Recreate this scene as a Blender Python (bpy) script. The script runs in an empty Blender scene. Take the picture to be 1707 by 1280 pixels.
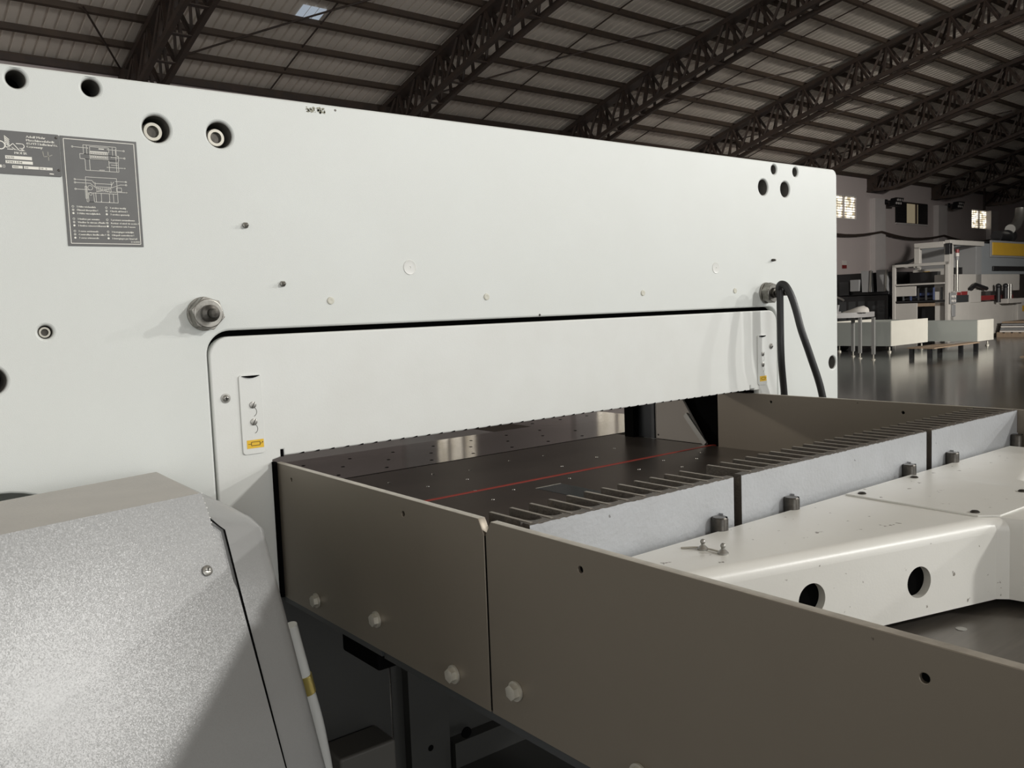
import bpy, bmesh, math, random
from mathutils import Vector, Matrix
random.seed(7)
SC = bpy.context.scene
COL = SC.collection
pi = math.pi

# ------------------------------------------------------------------ camera
F0 = 1.07                                    # height of the knife panel's lower edge above the floor
CAM = Vector((-0.64407, -1.49954, 0.24929 + F0))
cam_d = bpy.data.cameras.new('camera'); cam_d.sensor_width = 36.0; cam_d.lens = 1447.43 / 1707 * 36
cam_d.clip_start = 0.02; cam_d.clip_end = 200
cam = bpy.data.objects.new('camera', cam_d); COL.objects.link(cam)
cam.matrix_world = Matrix(((0.78233596, 0.08160794, -0.61748732, CAM.x), (-0.62173559, 0.04286386, -0.78205342, CAM.y),
                           (-0.03735388, 0.99574235, 0.08427251, CAM.z), (0, 0, 0, 1)))
SC.camera = cam
# ------------------------------------------------------------------ light
SC.view_settings.view_transform = 'Standard'; SC.view_settings.look = 'None'
SC.view_settings.exposure = 0.08; SC.view_settings.gamma = 1.0; SC.view_settings.use_curve_mapping = False
world = bpy.data.worlds.new('world'); SC.world = world; world.use_nodes = True
bg = world.node_tree.nodes['Background']; bg.inputs[0].default_value = (1.0, 0.975, 0.94, 1); bg.inputs[1].default_value = 0.84
def area(name, loc, aim, size, power, color=(1, 1, 1), size_y=None):
    l = bpy.data.lights.new(name, 'AREA'); l.energy = power; l.color = color
    if size_y: l.shape = 'RECTANGLE'; l.size = size; l.size_y = size_y
    else: l.shape = 'DISK'; l.size = size
    o = bpy.data.objects.new(name, l); COL.objects.link(o); o.location = loc
    o.rotation_euler = (Vector(aim) - Vector(loc)).to_track_quat('-Z', 'Y').to_euler()
    return o
area('flood_lamp_light', (4.95, -7.85, 4.9), (0.3, 0, 1.2), 0.50, 300, (1.0, 0.985, 0.95))
area('flood_lamp_light', (9.6, -6.0, 4.6), (0.5, 0, 1.2), 0.26, 250, (1.0, 0.985, 0.95))
area('flood_lamp_light', (12.5, -4.8, 4.2), (0.8, 0, 1.2), 0.26, 170, (1.0, 0.985, 0.95))
area('broad_fill_light', (-2.2, -10.5, 2.5), (0.4, 0, 1.1), 5.0, 165, (0.97, 0.99, 1.0), 3.6)  # added broad fill behind the camera; no door stands there
area('broad_fill_light', (7.0, -10.5, 1.9), (0.2, 0, 1.1), 3.0, 100, (0.98, 0.99, 1.0), 3.2)  # second added fill, behind the camera to the right
area('front_lamp_light', (-2.4, 9.0, 4.4), (1.4, 0, 0.95), 0.5, 420, (1.0, 0.93, 0.84))
fl = area('bay_fill_light', (15.0, -7.0, 5.5), (22.0, 10.0, 0.6), 0.8, 340, (1.0, 0.96, 0.90)); fl.data.spread = math.radians(58)  # added fill to brighten the bins and the far bay

# ------------------------------------------------------------------ materials
def new_mat(name):
    m = bpy.data.materials.new(name); m.use_nodes = True
    nt = m.node_tree; b = nt.nodes['Principled BSDF']
    return m, nt, b
def mat(name, col, rough=0.5, metal=0.0, noise=0.0, nscale=6.0, bump=0.0, bscale=200.0, col2=None, stretch=None, spec=None, coat=0.0, spots=None):
    """noise: amount of slow colour variation towards col2; bump: fine surface grain; spots: (scale, threshold, colour)"""
    m, nt, b = new_mat(name); N = nt.nodes; L = nt.links
    b.inputs['Base Color'].default_value = (*col, 1); b.inputs['Roughness'].default_value = rough; b.inputs['Metallic'].default_value = metal
    if spec is not None: b.inputs['Specular IOR Level'].default_value = spec
    if coat: b.inputs['Coat Weight'].default_value = coat; b.inputs['Coat Roughness'].default_value = 0.15
    tc = N.new('ShaderNodeTexCoord'); vec = tc.outputs['Object']
    if stretch:
        mp = N.new('ShaderNodeMapping'); mp.inputs['Scale'].default_value = stretch; L.new(vec, mp.inputs['Vector']); svec = mp.outputs['Vector']
    else: svec = vec
    cur = None
    if noise > 0:
        n = N.new('ShaderNodeTexNoise'); n.inputs['Scale'].default_value = nscale; n.inputs['Detail'].default_value = 6; n.inputs['Roughness'].default_value = 0.6
        L.new(svec, n.inputs['Vector'])
        r = N.new('ShaderNodeValToRGB'); r.color_ramp.elements[0].position = 0.35; r.color_ramp.elements[1].position = 0.7
        c2 = col2 or tuple(c * 0.6 for c in col)
        r.color_ramp.elements[0].color = (*col, 1)
        r.color_ramp.elements[1].color = (*[a + (b_ - a) * noise for a, b_ in zip(col, c2)], 1)
        L.new(n.outputs['Fac'], r.inputs['Fac']); cur = r.outputs['Color']
    if spots:
        n = N.new('ShaderNodeTexNoise'); n.inputs['Scale'].default_value = spots[0]; n.inputs['Detail'].default_value = 3
        L.new(vec, n.inputs['Vector'])
        r = N.new('ShaderNodeValToRGB'); r.color_ramp.elements[0].position = spots[1]; r.color_ramp.elements[1].position = spots[1] + 0.03
        r.color_ramp.elements[0].color = (0, 0, 0, 1); r.color_ramp.elements[1].color = (1, 1, 1, 1)
        L.new(n.outputs['Fac'], r.inputs['Fac'])
        mx = N.new('ShaderNodeMix'); mx.data_type = 'RGBA'
        L.new(r.outputs['Color'], mx.inputs[0])
        if cur: L.new(cur, mx.inputs[6])
        else: mx.inputs[6].default_value = (*col, 1)
        mx.inputs[7].default_value = (*spots[2], 1); cur = mx.outputs[2]
    if cur: L.new(cur, b.inputs['Base Color'])
    if bump > 0:
        n = N.new('ShaderNodeTexNoise'); n.inputs['Scale'].default_value = bscale; n.inputs['Detail'].default_value = 2
        L.new(svec if stretch else vec, n.inputs['Vector'])
        bp = N.new('ShaderNodeBump'); bp.inputs['Strength'].default_value = bump; bp.inputs['Distance'].default_value = 0.002
        L.new(n.outputs['Fac'], bp.inputs['Height']); L.new(bp.outputs['Normal'], b.inputs['Normal'])
    return m
def emit(name, col, strength):
    m, nt, b = new_mat(name); b.inputs['Base Color'].default_value = (0.02, 0.02, 0.02, 1)
    b.inputs['Emission Color'].default_value = (*col, 1); b.inputs['Emission Strength'].default_value = strength
    return m

WHITE = mat('white_machine_paint', (0.71, 0.735, 0.705), 0.42, 0, 0.18, 5, 0.14, 800, col2=(0.60, 0.60, 0.56))
PANELW = mat('white_panel_paint', (0.75, 0.765, 0.735), 0.38, 0, 0.22, 7, 0.06, 300, col2=(0.60, 0.59, 0.54))
ARMW = mat('white_carriage_paint', (0.72, 0.715, 0.67), 0.34, 0, 0.2, 8, 0.05, 300, col2=(0.6, 0.58, 0.52), spots=(55, 0.70, (0.22, 0.2, 0.17)))
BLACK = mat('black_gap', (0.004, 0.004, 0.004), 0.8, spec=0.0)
RUBBER = mat('black_rubber', (0.018, 0.018, 0.018), 0.42)
PLATEM = mat('brown_steel_plate', (0.215, 0.187, 0.148), 0.38, 0.55, 0.3, 3, 0.0, 200, col2=(0.165, 0.142, 0.112), spots=(70, 0.775, (0.10, 0.085, 0.065)))
PEDGE = mat('pale_plate_edge', (0.55, 0.51, 0.44), 0.4, 0.3, 0.5, 40, col2=(0.22, 0.2, 0.17))
TABLE = mat('dark_polished_table', (0.078, 0.065, 0.056), 0.34, 0.45, 0.6, 5, 0.0, 60, col2=(0.045, 0.039, 0.035), spec=0.6)
TABLEF = mat('mirror_polished_table', (0.075, 0.062, 0.052), 0.09, 0.6, 0.5, 5, 0.12, 14, col2=(0.05, 0.042, 0.037), spec=0.7)
REARP = mat('rear_steel_plate', (0.16, 0.145, 0.125), 0.36, 0.5, 0.5, 9, col2=(0.10, 0.09, 0.08), stretch=(1, 12, 1))
SILVER = mat('silver_paint', (0.45, 0.465, 0.48), 0.5, 0.35, 0.5, 14, 0.3, 160, col2=(0.38, 0.385, 0.39), spots=(60, 0.73, (0.2, 0.2, 0.2)))
CASTIRON = mat('raw_cast_iron', (0.085, 0.075, 0.065), 0.55, 0.35, 0.7, 60, 0.5, 300, col2=(0.15, 0.125, 0.10))
WORN = mat('worn_tooth_edge', (0.27, 0.24, 0.20), 0.5, 0.3, 0.6, 60, col2=(0.14, 0.12, 0.10))
BOREM = mat('bare_bore_steel', (0.17, 0.165, 0.15), 0.5, 0.2)
RED = mat('red_cutting_stick', (0.36, 0.045, 0.03), 0.5)
STEEL = mat('bright_steel', (0.36, 0.355, 0.33), 0.4, 0.8, 0.4, 60, col2=(0.35, 0.33, 0.30))
NUTM = mat('worn_nut_steel', (0.36, 0.35, 0.32), 0.38, 0.9, 0.7, 70, col2=(0.14, 0.13, 0.11))
ZINC = mat('zinc_plated_steel', (0.50, 0.48, 0.42), 0.45, 0.55, 0.5, 90, col2=(0.36, 0.34, 0.28))
OILED = mat('dark_oiled_steel', (0.05, 0.046, 0.04), 0.35, 0.7, 0.6, 120, col2=(0.11, 0.1, 0.085))
DSTEEL = mat('dark_grey_steel', (0.055, 0.058, 0.06), 0.4, 0.4)
UNDER = mat('base_paint_in_table_shade', (0.03, 0.03, 0.027), 0.5, 0.0, 0.4, 6)  # shade under the table is mixed into this base colour
CAPW = mat('white_plastic_cap', (0.74, 0.745, 0.71), 0.35)
CAPY = mat('ivory_plastic_cap', (0.62, 0.61, 0.52), 0.4)
YELLOW = mat('yellow_label', (0.80, 0.50, 0.03), 0.5)
INKB = mat('dark_print', (0.10, 0.06, 0.01), 0.6)
SIGN = mat('grey_sign_plate', (0.125, 0.125, 0.122), 0.42, 0.3, 0.3, 30, col2=(0.17, 0.17, 0.165))
PRINT = mat('pale_print', (0.88, 0.86, 0.78), 0.5)
PRINTD = mat('stamped_digits', (0.10, 0.10, 0.09), 0.6)
CHALK = mat('chalk_mark', (0.36, 0.35, 0.31), 0.8)
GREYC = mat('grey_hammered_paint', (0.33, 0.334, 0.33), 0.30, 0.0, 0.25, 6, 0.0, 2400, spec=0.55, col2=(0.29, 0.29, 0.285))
def flakes(m, scale, amount):
    nt = m.node_tree; N = nt.nodes; L = nt.links; b = N['Principled BSDF']
    tc = N.new('ShaderNodeTexCoord'); vo = N.new('ShaderNodeTexVoronoi'); vo.inputs['Scale'].default_value = scale
    L.new(tc.outputs['Object'], vo.inputs['Vector'])
    a = N.new('ShaderNodeVectorMath'); a.operation = 'SUBTRACT'; a.inputs[1].default_value = (.5, .5, .5); L.new(vo.outputs['Color'], a.inputs[0])
    c = N.new('ShaderNodeVectorMath'); c.operation = 'SCALE'; c.inputs['Scale'].default_value = amount; L.new(a.outputs[0], c.inputs[0])
    g = N.new('ShaderNodeNewGeometry'); d = N.new('ShaderNodeVectorMath'); L.new(g.outputs['Normal'], d.inputs[0]); L.new(c.outputs[0], d.inputs[1])
    e = N.new('ShaderNodeVectorMath'); e.operation = 'NORMALIZE'; L.new(d.outputs[0], e.inputs[0]); L.new(e.outputs[0], b.inputs['Normal'])
flakes(GREYC, 900, 0.085)
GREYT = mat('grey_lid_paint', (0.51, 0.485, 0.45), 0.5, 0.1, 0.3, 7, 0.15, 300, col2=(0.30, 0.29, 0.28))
# hall
ROOFM = mat('grey_roof_sheet', (0.76, 0.69, 0.61), 0.6, 0.0, 0.55, 0.9, col2=(0.56, 0.50, 0.44))
TRUSSM = mat('rusty_dark_steel', (0.052, 0.040, 0.034), 0.6, 0.2, 0.6, 5, col2=(0.085, 0.052, 0.036))
PURM = mat('rusty_purlin_steel', (0.075, 0.052, 0.036), 0.65, 0.2, 0.7, 3, col2=(0.045, 0.034, 0.028))
WALLM = mat('pale_lilac_plaster', (0.55, 0.485, 0.47), 0.85, 0, 0.35, 0.6, col2=(0.46, 0.40, 0.385))
PILM = mat('pale_pilaster_paint', (0.60, 0.56, 0.545), 0.8, 0, 0.2, 1.5)
FLOORM = mat('dark_painted_floor', (0.105, 0.108, 0.104), 0.15, 0.0, 0.8, 0.7, 0.08, 6, col2=(0.065, 0.064, 0.064))
BINM = mat('lit_bin_metal', (0.62, 0.60, 0.53), 0.5, 0, 0.15, 3)  # bin metal in its lit tone, for front and back panels
BIND = mat('shaded_bin_metal', (0.27, 0.285, 0.265), 0.5)  # darker copy of the bin metal, shade of the ends in its colour
MACHW = mat('offwhite_machine_paint', (0.42, 0.40, 0.37), 0.5, 0, 0.2, 2)
MACHG = mat('grey_machine_paint', (0.22, 0.22, 0.22), 0.5)
MACHB = mat('black_machine_paint', (0.012, 0.012, 0.013), 0.4)
WOOD = mat('pallet_wood', (0.30, 0.22, 0.15), 0.75, 0, 0.6, 6, stretch=(1, 8, 1))
AMBER = mat('amber_plate', (0.50, 0.30, 0.03), 0.45, 0, 0.25, 2)
REDP = mat('red_paint', (0.20, 0.025, 0.025), 0.45)
ORANGE = mat('orange_strap', (0.75, 0.14, 0.05), 0.6)
BLUE = mat('dark_blue_paint', (0.03, 0.045, 0.11), 0.45)
PAPER = mat('white_paper', (0.6, 0.57, 0.53), 0.8)
WINGL, _nt, _b = new_mat('daylit_louvre_glass'); _n = _nt.nodes.new('ShaderNodeTexNoise'); _n.inputs['Scale'].default_value = 4.5; _n.inputs['Detail'].default_value = 5
_t = _nt.nodes.new('ShaderNodeTexCoord'); _nt.links.new(_t.outputs['Object'], _n.inputs['Vector']); _r = _nt.nodes.new('ShaderNodeValToRGB')
_r.color_ramp.elements[0].position = 0.36; _r.color_ramp.elements[0].color = (0.30, 0.24, 0.14, 1); _r.color_ramp.elements[1].position = 0.56; _r.color_ramp.elements[1].color = (1.0, 0.92, 0.78, 1)
_nt.links.new(_n.outputs['Fac'], _r.inputs['Fac']); _nt.links.new(_r.outputs['Color'], _b.inputs['Emission Color']); _b.inputs['Emission Strength'].default_value = 1.7; _b.inputs['Base Color'].default_value = (0.02, 0.02, 0.02, 1)
WINDIM = emit('shaded_window_glass', (0.75, 0.62, 0.40), 0.22)
SKYL = emit('translucent_roof_sheet', (0.70, 0.80, 0.92), 0.42)
# ------------------------------------------------------------------ mesh helpers
class B:
    def __init__(s): s.bm = bmesh.new(); s.mi = 0
    def _f(s, vs):
        try: f = s.bm.faces.new(vs); f.material_index = s.mi; return f
        except ValueError: return None
    def box(s, x0, x1, y0, y1, z0, z1):
        v = [s.bm.verts.new((x, y, z)) for x in (x0, x1) for y in (y0, y1) for z in (z0, z1)]
        for q in ((0, 1, 3, 2), (4, 6, 7, 5), (0, 4, 5, 1), (2, 3, 7, 6), (0, 2, 6, 4), (1, 5, 7, 3)): s._f([v[i] for i in q])
        return s
    def hexa(s, p):          # eight points: four of one end, four of the other, same order
        v = [s.bm.verts.new(q) for q in p]
        s._f([v[3], v[2], v[1], v[0]]); s._f(v[4:8])
        for i in range(4): j = (i + 1) % 4; s._f([v[i], v[j], v[4 + j], v[4 + i]])
        return s
    def prism(s, poly, axis, a, b):   # polygon of two coordinates, swept along axis from a to b
        def P(q, t): return {'x': (t, q[0], q[1]), 'y': (q[0], t, q[1]), 'z': (q[0], q[1], t)}[axis]
        va = [s.bm.verts.new(P(q, a)) for q in poly]; vb = [s.bm.verts.new(P(q, b)) for q in poly]
        s._f(va[::-1]); s._f(vb); n = len(poly)
        for i in range(n): s._f([va[i], va[(i + 1) % n], vb[(i + 1) % n], vb[i]])
        return s
    def loft(s, rings, cap=True, close=True):
        R = [[s.bm.verts.new(q) for q in r] for r in rings]
        n = len(R[0])
        for a, b in zip(R, R[1:]):
            for i in range(n if close else n - 1): s._f([a[i], a[(i + 1) % n], b[(i + 1) % n], b[i]])
        if cap: s._f(R[0][::-1]); s._f(R[-1])
        return s
    def cyl(s, p0, p1, r0, r1=None, seg=20, cap=True, rot=0.0):
        r1 = r0 if r1 is None else r1; p0 = Vector(p0); p1 = Vector(p1); d = (p1 - p0).normalized()
        up = Vector((0, 0, 1)) if abs(d.z) < 0.9 else Vector((1, 0, 0)); u = d.cross(up).normalized(); w = u.cross(d)
        ring = lambda p, r: [p + (u * math.cos(2 * pi * i / seg + rot) + w * math.sin(2 * pi * i / seg + rot)) * r for i in range(seg)]
        return s.loft([ring(p0, r0), ring(p1, r1)], cap)
    def lathe(s, p0, d, prof, seg=20):     # prof: (distance along d, radius)
        p0 = Vector(p0); d = Vector(d).normalized(); up = Vector((0, 0, 1)) if abs(d.z) < 0.9 else Vector((1, 0, 0)); u = d.cross(up).normalized(); w = u.cross(d)
        return s.loft([[p0 + d * t + (u * math.cos(2 * pi * i / seg) + w * math.sin(2 * pi * i / seg)) * max(r, 1e-5) for i in range(seg)] for t, r in prof])
    def tube(s, pts, r, seg=12):
        pts = [Vector(p) for p in pts]; rings = []; u = None
        for i, p in enumerate(pts):
            d = (pts[min(i + 1, len(pts) - 1)] - pts[max(i - 1, 0)]).normalized()
            if u is None: u = d.cross(Vector((0.3, 1, 0.2))).normalized()
            else: u = (u - d * u.dot(d)).normalized()
            w = d.cross(u); rings.append([p + (u * math.cos(2 * pi * k / seg) + w * math.sin(2 * pi * k / seg)) * r for k in range(seg)])
        return s.loft(rings)
    def bar(s, p0, p1, a, b=None):   # rectangular bar between two points
        b = a if b is None else b; p0 = Vector(p0); p1 = Vector(p1); d = (p1 - p0).normalized()
        up = Vector((0, 0, 1)) if abs(d.z) < 0.95 else Vector((1, 0, 0)); u = d.cross(up).normalized(); w = u.cross(d)
        ring = lambda p: [p + u * sx * a / 2 + w * sy * b / 2 for sx, sy in ((-1, -1), (1, -1), (1, 1), (-1, 1))]
        return s.loft([ring(p0), ring(p1)])
    def ball(s, c, r, seg=16):
        prof = [(r - r * math.cos(pi * i / 10), r * math.sin(pi * i / 10)) for i in range(11)]
        return s.lathe((c[0], c[1], c[2] - r), (0, 0, 1), prof, seg)
def smooth_catmull(pts, n=8):
    P = [Vector(p) for p in pts]; P = [P[0] * 2 - P[1]] + P + [P[-1] * 2 - P[-2]]; out = []
    for i in range(1, len(P) - 2):
        for k in range(n):
            t = k / n; a, b, c, d = P[i - 1:i + 3]
            out.append(0.5 * ((2 * b) + (c - a) * t + (2 * a - 5 * b + 4 * c - d) * t * t + (3 * b - a - 3 * c + d) * t ** 3))
    out.append(P[-2]); return out
def finish_mesh(me, angle=38):
    bm = bmesh.new(); bm.from_mesh(me)
    bmesh.ops.recalc_face_normals(bm, faces=bm.faces)
    for f in bm.faces: f.smooth = True
    ca = math.radians(angle)
    for e in bm.edges:
        if len(e.link_faces) != 2 or e.calc_face_angle(0) > ca: e.smooth = False
    bm.to_mesh(me); bm.free()
def root_loc(p):
    v = Vector((0, 0, 0))
    while p is not None: v += p.location; p = p.parent
    return v
def obj(name, b, m, parent=None, bevel=0.0, world=True, angle=38):
    """link one mesh; with world=True the points are scene points even under a parent"""
    if isinstance(b, B): me = bpy.data.meshes.new(name); b.bm.to_mesh(me); b.bm.free()
    else: me = b; me.name = name
    for mm in (m if isinstance(m, (list, tuple)) else [m]): me.materials.append(mm)
    if parent is not None and world: me.transform(Matrix.Translation(-root_loc(parent)))
    finish_mesh(me, angle)
    o = bpy.data.objects.new(name, me); COL.objects.link(o)
    if parent is not None: o.parent = parent
    if bevel:
        md = o.modifiers.new('bevel', 'BEVEL'); md.width = bevel; md.segments = 2; md.limit_method = 'ANGLE'; md.angle_limit = math.radians(40); md.harden_normals = True
    return o
def tag(o, label, cat, group=None, kind=None):
    o['label'] = label; o['category'] = cat
    if group: o['group'] = group
    if kind: o['kind'] = kind
    return o
def thing(name, label, cat, loc=(0, 0, 0), rz=0.0, group=None):
    o = bpy.data.objects.new(name, None); o.empty_display_size = 0.1; COL.objects.link(o)
    o.location = loc; o.rotation_euler = (0, 0, rz)
    return tag(o, label, cat, group)
def copy_tree(o, parent=None):
    c = o.copy(); COL.objects.link(c)
    if parent is not None: c.parent = parent
    for ch in list(o.children): copy_tree(ch, c)
    return c
def circle(x, z, r, n=32): return [(x + r * math.cos(2 * pi * i / n), z + r * math.sin(2 * pi * i / n)) for i in range(n)]
def rrect(x0, x1, z0, z1, r, n=8, corners=(1, 1, 1, 1)):      # corners: lower left, lower right, upper right, upper left
    out = []
    for k, (cx, cz, a) in enumerate(((x0 + r, z0 + r, pi), (x1 - r, z0 + r, 1.5 * pi), (x1 - r, z1 - r, 0), (x0 + r, z1 - r, pi / 2))):
        if corners[k]: out += [(cx + r * math.cos(a + pi / 2 * i / n), cz + r * math.sin(a + pi / 2 * i / n)) for i in range(n + 1)]
        else: out.append(((x0, x1, x1, x0)[k], (z0, z0, z1, z1)[k]))
    return out
def curve_mesh(outer, holes, thick, bevel):
    cu = bpy.data.curves.new('outline', 'CURVE'); cu.dimensions = '2D'; cu.fill_mode = 'BOTH'
    cu.extrude = max(thick / 2 - bevel, 1e-5); cu.bevel_depth = bevel; cu.bevel_resolution = 2; cu.offset = -bevel
    for loop in [outer] + holes:
        sp = cu.splines.new('POLY'); sp.points.add(len(loop) - 1); sp.use_cyclic_u = True
        for p, q in zip(sp.points, loop): p.co = (q[0], q[1], 0, 1)
    o = bpy.data.objects.new('outline', cu); COL.objects.link(o)
    dg = bpy.context.evaluated_depsgraph_get(); dg.update()
    me = bpy.data.meshes.new_from_object(o.evaluated_get(dg)); me.materials.clear()
    bpy.data.objects.remove(o); bpy.data.curves.remove(cu)
    return me
def plate_xz(outer, holes, y_front, thick, bevel=0.0):
    """a plate standing in the x-z plane, front at y_front, going back by thick"""
    me = curve_mesh(outer, holes, thick, bevel)
    me.transform(Matrix(((1, 0, 0, 0), (0, 0, -1, y_front + thick / 2), (0, 1, 0, 0), (0, 0, 0, 1))))
    return me
def plate_yz(outer, holes, x_left, thick, bevel=0.0):
    me = curve_mesh(outer, holes, thick, bevel)
    me.transform(Matrix(((0, 0, 1, x_left + thick / 2), (1, 0, 0, 0), (0, 1, 0, 0), (0, 0, 0, 1))))
    return me
_tc = {}
def text_mesh(body):
    if body in _tc: return _tc[body]
    cu = bpy.data.curves.new('txt', 'FONT'); cu.body = body; cu.size = 1.0; cu.resolution_u = 2
    o = bpy.data.objects.new('txt', cu); COL.objects.link(o)
    dg = bpy.context.evaluated_depsgraph_get(); dg.update()
    me = bpy.data.meshes.new_from_object(o.evaluated_get(dg)); bpy.data.objects.remove(o); bpy.data.curves.remove(cu)
    vs = [v.co.copy() for v in me.vertices]; fs = [list(p.vertices) for p in me.polygons]; bpy.data.meshes.remove(me)
    x0 = min(v.x for v in vs); x1 = max(v.x for v in vs)
    _tc[body] = (vs, fs, x0, x1); return _tc[body]
def add_text(b, body, x0, x1, z, h, y, bold=0.0):
    """letters standing in the x-z plane, fitted between x0 and x1, baseline z, cap height h"""
    vs, fs, a, c = text_mesh(body); sx = (x1 - x0) / (c - a); sz = h / 0.70
    for dx in ((0,) if not bold else (0, bold)):
        vv = [b.bm.verts.new((x0 + (v.x - a) * sx + dx, y, z + v.y * sz)) for v in vs]
        for f in fs: b._f([vv[i] for i in f])
def line(b, x0, z0, x1, z1, w, y):
    d = Vector((x1 - x0, z1 - z0)); n = Vector((-d.y, d.x)).normalized() * w / 2
    b._f([b.bm.verts.new((px, y, pz)) for px, pz in ((x0 + n.x, z0 + n.y), (x1 + n.x, z1 + n.y), (x1 - n.x, z1 - n.y), (x0 - n.x, z0 - n.y))])
def rect_line(b, x0, x1, z0, z1, w, y):
    for q in ((x0, z0, x1, z0), (x1, z0, x1, z1), (x1, z1, x0, z1), (x0, z1, x0, z0)): line(b, *q, w, y)
def disc(b, x, z, r, y, n=14): b._f([b.bm.verts.new((x + r * math.cos(2 * pi * i / n), y, z + r * math.sin(2 * pi * i / n))) for i in range(n)])
def ringp(b, x, z, r, w, y, n=16, a0=0, a1=2 * pi):
    P = [(math.cos(a0 + (a1 - a0) * i / n), math.sin(a0 + (a1 - a0) * i / n)) for i in range(n + 1)]
    for (c0, s0), (c1, s1) in zip(P, P[1:]):
        b._f([b.bm.verts.new((x + c * q, y, z + s * q)) for c, s, q in ((c0, s0, r - w / 2), (c1, s1, r - w / 2), (c1, s1, r + w / 2), (c0, s0, r + w / 2))])
# hall frame: u along the far wall, w towards it, both measured from the point under the camera
TH = math.radians(1.75); S = 5.5
def H(u, w, z=0.0): return Vector((CAM.x + math.cos(TH) * u - math.sin(TH) * w, CAM.y + math.sin(TH) * u + math.cos(TH) * w, z))
WALLW = 17.1
def UT(n): return n * S - 0.165              # trusses along the wall
def ztop(w): return 8.782 - 0.00993 * w * w
def zbot(w): return 8.054 - 0.01067 * w * w
def zroof(w): return ztop(w) + 0.135
def hobj(name, b, m, parent=None, bevel=0.0):
    """mesh whose points are hall coordinates (u, w, z)"""
    o = obj(name, b, m, None, bevel)
    if parent is None: o.location = H(0, 0); o.rotation_euler = (0, 0, TH)
    else: o.parent = parent
    return o
def hthing(name, label, cat, u, w, z=0.0, group=None): return thing(name, label, cat, H(u, w, z), TH, group)

# ================================================================== the hall
U0, U1 = -2 * S, 10 * S
b = B(); b.box(U0, U1, -WALLW, WALLW, -0.1, 0)
tag(hobj('floor', b, FLOORM), 'dark glossy painted concrete floor of the hall', 'floor', kind='structure')
# corrugated arched roof
b = B(); prof = []
u = U0
while u < U1:
    prof += [(u, 0), (u + 0.135, 0), (u + 0.15, 0.035), (u + 0.17, 0.035)]; u += 0.185
ws = [-17.4 + 34.8 * i / 44 for i in range(45)]
vs = [[b.bm.verts.new((pu, w, zroof(w) + pz)) for pu, pz in prof] for w in ws]
for r0, r1 in zip(vs, vs[1:]):
    for i in range(len(prof) - 1): b._f([r0[i], r0[i + 1], r1[i + 1], r1[i]])
tag(hobj('ceiling', b, ROOFM), 'arched roof of grey ribbed metal sheets above the trusses', 'roof', kind='structure')
# far wall with a window in every bay
WIN = [(29.15, 2.75, 'lit'), (34.97, 2.86, 'dim'), (42.22, 2.82, 'lit'), (11.9, 1.3, 'low'), (17.35, 2.9, 'low'), (23.0, 2.9, 'low')]
WZ = {'lit': (4.27, 5.19), 'dim': (4.26, 5.16), 'low': (3.05, 4.35)}
holes = [[(x, WZ[k][0]), (x + w_, WZ[k][0]), (x + w_, WZ[k][1]), (x, WZ[k][1])] for x, w_, k in WIN]
me = plate_xz([(U0, 0), (U1, 0), (U1, 5.95), (U0, 5.95)], holes, WALLW, 0.24)
tag(hobj('wall_back', me, WALLM), 'long pale lilac plastered wall with shuttered windows under the roof', 'wall', kind='structure')
wl = {0: 'bright louvred window nearest the white machine', 1: 'dark window with open black shutters between the floodlights', 2: 'bright three-light louvred window above the amber-plated machine'}
for i, (x, ww, k) in enumerate(WIN):
    t = hthing('window_%d' % (i + 1), wl.get(i, 'bright louvred window behind the white machine, bay %d' % (i - 2)), 'window', x, WALLW); t['kind'] = 'structure'
    z0, z1 = WZ[k]
    b = B()
    for q in ((0, ww, z0, z0 + .05), (0, ww, z1 - .05, z1), (0, .06, z0, z1), (ww - .06, ww, z0, z1), (ww * .32 - .03, ww * .32 + .03, z0, z1), (ww * .66 - .03, ww * .66 + .03, z0, z1)): b.box(q[0], q[1], -0.01, 0.06, q[2], q[3])
    hobj('window_frame', b, TRUSSM if k == 'dim' else PILM, t)
    b = B(); b.box(0.02, ww - 0.02, 0.055, 0.065, z0, z1)
    hobj('pane', b, WINDIM if k == 'dim' else WINGL, t)
    if k != 'dim':
        b = B()
        for n in range(9 if k == 'lit' else 16):
            zz = z0 + 0.08 + n * 0.095
            b.box(0.05, ww - .05, 0.015, 0.05, zz, zz + .016)
        hobj('louvre', b, TRUSSM, t)
    else:
        for a, c in ((0.02, ww * .33), (ww * .70, ww - .02)):
            b = B(); b.box(a, c, -0.03, 0.0, z0 + .02, z1 - .02)
            for n in range(7): b.box(a + .06, c - .06, -0.045, -0.03, z0 + .08 + n * .115, z0 + .15 + n * .115)
            hobj('shutter', b, MACHB, t)
        b = B(); b.box(0.0, ww, -0.05, 0.0, z0 - .03, z0 + .03); hobj('window_sill', b, PILM, t)
for n in range(1, 9):
    b = B(); u = UT(n) + .5
    b.box(u - 0.42, u + 0.42, WALLW - 0.22, WALLW, 0, zbot(WALLW) + 0.2)
    tag(hobj('trim_%d' % n, b, PILM), 'pale pilaster on the far wall under roof truss %d from the left' % n, 'pilaster', kind='structure')
b = B(); pts = []
for n in range(-2, 10):
    for k in range(8): f = k / 8; pts.append((UT(n) + .5 + f * S, WALLW - 0.27, 3.84 - 0.20 * math.sin(pi * f)))
b.tube(pts, 0.045, 8)
tag(hobj('cable_bundle', b, TRUSSM), 'sagging dark cable bundle strung along the far wall', 'cable')
b = B(); b.box(U0, U1, WALLW - 0.12, WALLW + .1, ztop(WALLW) + 0.0, ztop(WALLW) + 0.11)
tag(hobj('trim_20', b, TRUSSM), 'dark steel eaves beam along the top of the far wall', 'beam', kind='structure')
b = B(); b.box(10.0, U1, -WALLW - .2, -WALLW, 0, 6.1)
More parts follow.
